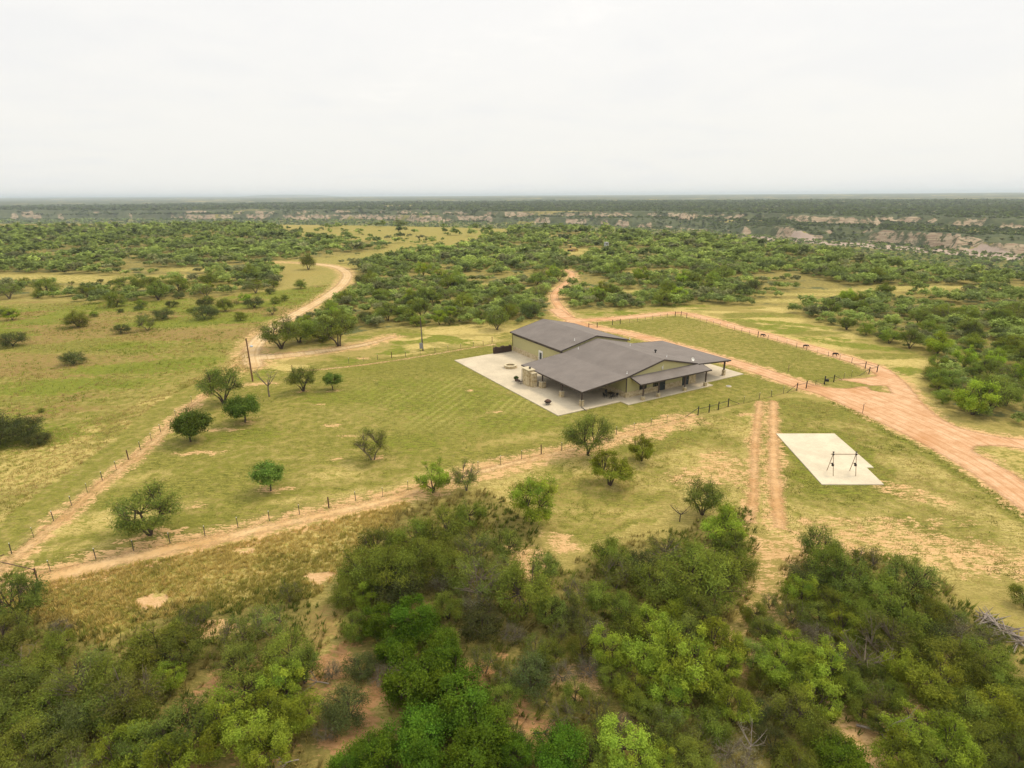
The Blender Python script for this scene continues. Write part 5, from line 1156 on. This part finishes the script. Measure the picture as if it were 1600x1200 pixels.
WEED = W2([(-60,715),(-60,480),(240,470),(430,458),(515,445),(500,465),(435,500),(380,535),(325,580),(200,640),(0,715)])
b0, b1 = np.array(WEED).min(0), np.array(WEED).max(0)
def in_weed(X, Y): return (poly_sd(X, Y, WEED) < 0)*(.2+.8*sstep(.42, .62, fbm(X/9, Y/6, 604, 4)))
tufts('field_weeds', in_weed, (b0[0], b1[0], b0[1], b1[1]), 34000, .30, 7, .45, [(.19,.23,.04),(.23,.25,.05),(.28,.30,.055),(.33,.28,.085),(.34,.235,.10),(.40,.33,.12)], 'knee high weeds of the field west of the yard', 'weeds')
STRIP = W2([(-40,880),(-40,700),(0,702),(200,638),(330,578),(388,548),(392,585),(330,598),(245,662),(130,752),(0,856)])
c0, c1 = np.array(STRIP).min(0), np.array(STRIP).max(0)
def in_strip(X, Y): return (poly_sd(X, Y, STRIP) < 0)*(seg_dist(X, Y, W_PATH) > 6.5)*(.3+.6*fbm(X/4, Y/4, 605, 3))
tufts('dry_grass', in_strip, (c0[0], c1[0], c0[1], c1[1]), 20000, .20, 8, .3, [(.34,.32,.08),(.46,.38,.12),(.58,.46,.19),(.50,.41,.15)], 'pale dry grass between the weeds and the west fence', 'grass')
YB0, YB1 = np.array(LAWN).min(0), np.array(LAWN).max(0)
PATIO = [hw(u, v)[:2] for u, v in ((-.6,-.6),(13,-.6),(13,-2.6),(35.4,-2.6),(35.4,-.7),(46.5,-.7),(46.5,20.8),(34,20.8),(34,42),(-.6,41))]
def in_yard(X, Y): return (poly_sd(X, Y, LAWN) < -.5)*(poly_sd(X, Y, PATIO) > 0)*(seg_dist(X, Y, DRIVE_IN) > 3.4)*(.12+.88*sstep(.40, .62, fbm(X/2.2, Y/2.2, 606, 4)))
tufts('lawn_grass', in_yard, (YB0[0], YB1[0], YB0[1], YB1[1]), 90000, .085, 5, .24, [(.12,.14,.022),(.16,.175,.03),(.26,.245,.06),(.42,.36,.125),(.20,.20,.04)], 'short tufted lawn grass of the fenced yard', 'grass')
MEAD = W2([(700,770),(960,692),(1080,657),(1170,636),(1240,620),(1300,634),(1400,690),(1500,745),(1640,840),(1700,930),(1600,925),(1480,905),(1300,868),(1180,830),(1060,790),(900,850),(800,800)])
e0, e1 = np.array(MEAD).min(0), np.array(MEAD).max(0)
def in_mead(X, Y): return (poly_sd(X, Y, MEAD) < 0)*(poly_sd(X, Y, [tuple(p) for p in PADW]) > .3)*(seg_dist(X, Y, TRACK_L) > .6)*(seg_dist(X, Y, TRACK_R) > .8)*(.1+.9*sstep(.40, .62, fbm(X/1.8, Y/1.8, 607, 4)))
tufts('meadow_grass', in_mead, (e0[0], e1[0], e0[1], e1[1]), 60000, .10, 5, .26, [(.14,.155,.028),(.24,.235,.055),(.40,.34,.11),(.52,.42,.17),(.44,.36,.13)], 'short dry meadow grass round the concrete pad', 'grass')
def in_berm(X, Y): return (seg_dist(X, Y, BERM) < .7)*.9
d0, d1 = np.array(BERM).min(0), np.array(BERM).max(0)
tufts('verge_grass', in_berm, (d0[0], d1[0], d0[1], d1[1]), 800, .2, 7, .2, [(.17,.19,.04),(.24,.25,.06),(.34,.29,.09)], 'green verge grass between the pad meadow and the pink drive', 'grass')

# ------------------------------------------------------------------ labels that single each plant out
ORD = ['first', 'second', 'third', 'fourth', 'fifth', 'sixth', 'seventh', 'eighth', 'ninth', 'tenth', 'eleventh', 'twelfth']
NUM = ['one', 'two', 'three', 'four', 'five', 'six', 'seven', 'eight', 'nine', 'ten', 'eleven', 'twelve', 'thirteen', 'fourteen', 'fifteen']
REG = {'front west': ('thicket below the fence corner', 'brush below the yard fence corner', 7), 'front gully': ('brush along the red gully', 'brush beside the red gully', 7), 'front track': ('thicket west of the wheel track', 'brush west of the wheel track', 8), 'front pad': ('thicket below the concrete pad', 'brush below the concrete pad', 8),
       'field': ('weedy west field', 'bushes dotted over the west field', 7), 'mid west': ('scrub west of the sandy road', 'scrub on the far west side', 7), 'mid north': ('scrub behind the house', 'scrub behind the house', 8), 'mid paddock': ('scrub behind the paddock', 'scrub behind the paddock', 8), 'mid east': ('scrub east of the pink drive', 'scrub east of the pink drive', 8)}
for e in LIST:
    if e['label']: e['o']['label'] = e['label']; e['o']['group'] = 'trees in and round the mown yard'
for reg_, (ph, grp, per) in REG.items():
    es = sorted([e for e in LIST if e['region'] == reg_ and not e['label']], key=lambda e: -e['p'][1])
    rows = [es[i:i+per] for i in range(0, len(es), per)]
    for i, row in enumerate(rows):
        for j, e in enumerate(sorted(row, key=lambda e: e['p'][0])):
            e['o']['label'] = f"{e['words']}, {ORD[j]} from left, row {NUM[i]} up, {ph}"; e['o']['group'] = grp

# ------------------------------------------------------------------ air, sky, sun, camera
HAZE = 8.5e-5
if HAZE:
    mb = MB(); mb.box(-46000, 46000, -46000, 46000, -75, 112)
    m = bpy.data.materials.new('haze'); m.use_nodes = True; nt = m.node_tree; nt.nodes.clear(); g = NT(nt)
    pv = g.n('ShaderNodeVolumePrincipled'); o = g.n('ShaderNodeOutputMaterial'); g.link(pv.outputs[0], o.inputs['Volume'])
    pv.inputs['Color'].default_value = (.80, .91, 1.0, 1); pv.inputs['Density'].default_value = HAZE; pv.inputs['Anisotropy'].default_value = .2
    hz = mb.build('haze', m); tag(hz, kind='stuff')
SUN_EL, SUN_AZ = R(52), R(55)                                     # azimuth measured from straight ahead towards the right
w = bpy.data.worlds.new('World'); SC.world = w; w.use_nodes = True; nt = w.node_tree; nt.nodes.clear(); g = NT(nt)
sky = g.n('ShaderNodeTexSky', sky_type='NISHITA'); sky.sun_disc = False; sky.sun_elevation = SUN_EL; sky.sun_rotation = SUN_AZ; sky.dust_density = 4
tc = g.n('ShaderNodeTexCoord'); sp = g.n('ShaderNodeSeparateXYZ'); g.link(tc.outputs['Generated'], sp.inputs[0])
zc = g.math('MAXIMUM', sp.outputs[2], 0.0)
# overcast layer: pale near the horizon, brighter overhead, soft cloud structure seen on a flat ceiling
inv = g.math('DIVIDE', 1.0, g.math('ADD', zc, .12))
cb = g.n('ShaderNodeCombineXYZ'); g.link(g.math('MULTIPLY', sp.outputs[0], inv), cb.inputs[0]); g.link(g.math('MULTIPLY', sp.outputs[1], inv), cb.inputs[1])
c1 = g.noise(cb.outputs[0], .55, 6, .6, .3); c2 = g.noise(cb.outputs[0], 2.2, 5, .6, .2)
cl = g.math('ADD', g.math('MULTIPLY', c1, .7), g.math('MULTIPLY', c2, .3))
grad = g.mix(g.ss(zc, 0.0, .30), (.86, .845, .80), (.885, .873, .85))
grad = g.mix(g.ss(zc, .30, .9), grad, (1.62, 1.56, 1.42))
grad = g.mix(g.math('MULTIPLY', g.math('MULTIPLY', g.ss(cl, .52, .70), g.ss(zc, .05, .2)), .8), grad, (1.04, 1.0, .94))
grad = g.mix(g.math('MULTIPLY', g.ss(cl, .54, .36), .38), grad, (.78, .785, .79))
b1 = g.n('ShaderNodeBackground'); g.link(sky.outputs[0], b1.inputs[0]); b1.inputs[1].default_value = .05
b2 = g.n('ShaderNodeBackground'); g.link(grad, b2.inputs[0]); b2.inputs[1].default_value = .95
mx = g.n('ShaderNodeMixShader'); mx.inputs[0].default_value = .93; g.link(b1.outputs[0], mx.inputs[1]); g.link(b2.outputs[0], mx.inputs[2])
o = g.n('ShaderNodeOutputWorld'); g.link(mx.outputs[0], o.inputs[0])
sl = bpy.data.lights.new('sun', 'SUN'); sl.energy = 1.75; sl.angle = R(14); sl.color = (1.0, .85, .62)
so = bpy.data.objects.new('sun', sl); COL.objects.link(so)
d = Vector((math.sin(SUN_AZ)*math.cos(SUN_EL), math.cos(SUN_AZ)*math.cos(SUN_EL), math.sin(SUN_EL))); so.rotation_euler = d.to_track_quat('Z', 'Y').to_euler(); so.location = d*300

cam = bpy.data.cameras.new('camera'); co = bpy.data.objects.new('camera', cam); COL.objects.link(co); SC.camera = co
cam.sensor_width = 36; cam.sensor_fit = 'HORIZONTAL'; cam.lens = 36*FPX/1600; cam.clip_start = .5; cam.clip_end = 120000
mt = Matrix(((_R[0], _U[0], -_f[0], 0), (_R[1], _U[1], -_f[1], 0), (_R[2], _U[2], -_f[2], CAMH), (0, 0, 0, 1))); co.matrix_world = mt
SC.view_settings.view_transform = 'Standard'; SC.view_settings.look = 'None'; SC.view_settings.exposure = 0.30; SC.view_settings.gamma = 1
SC.cycles.max_bounces = 6; SC.cycles.diffuse_bounces = 4; SC.cycles.transparent_max_bounces = 10; SC.cycles.volume_bounces = 0
SC.cycles.use_adaptive_sampling = True; SC.cycles.adaptive_threshold = .012
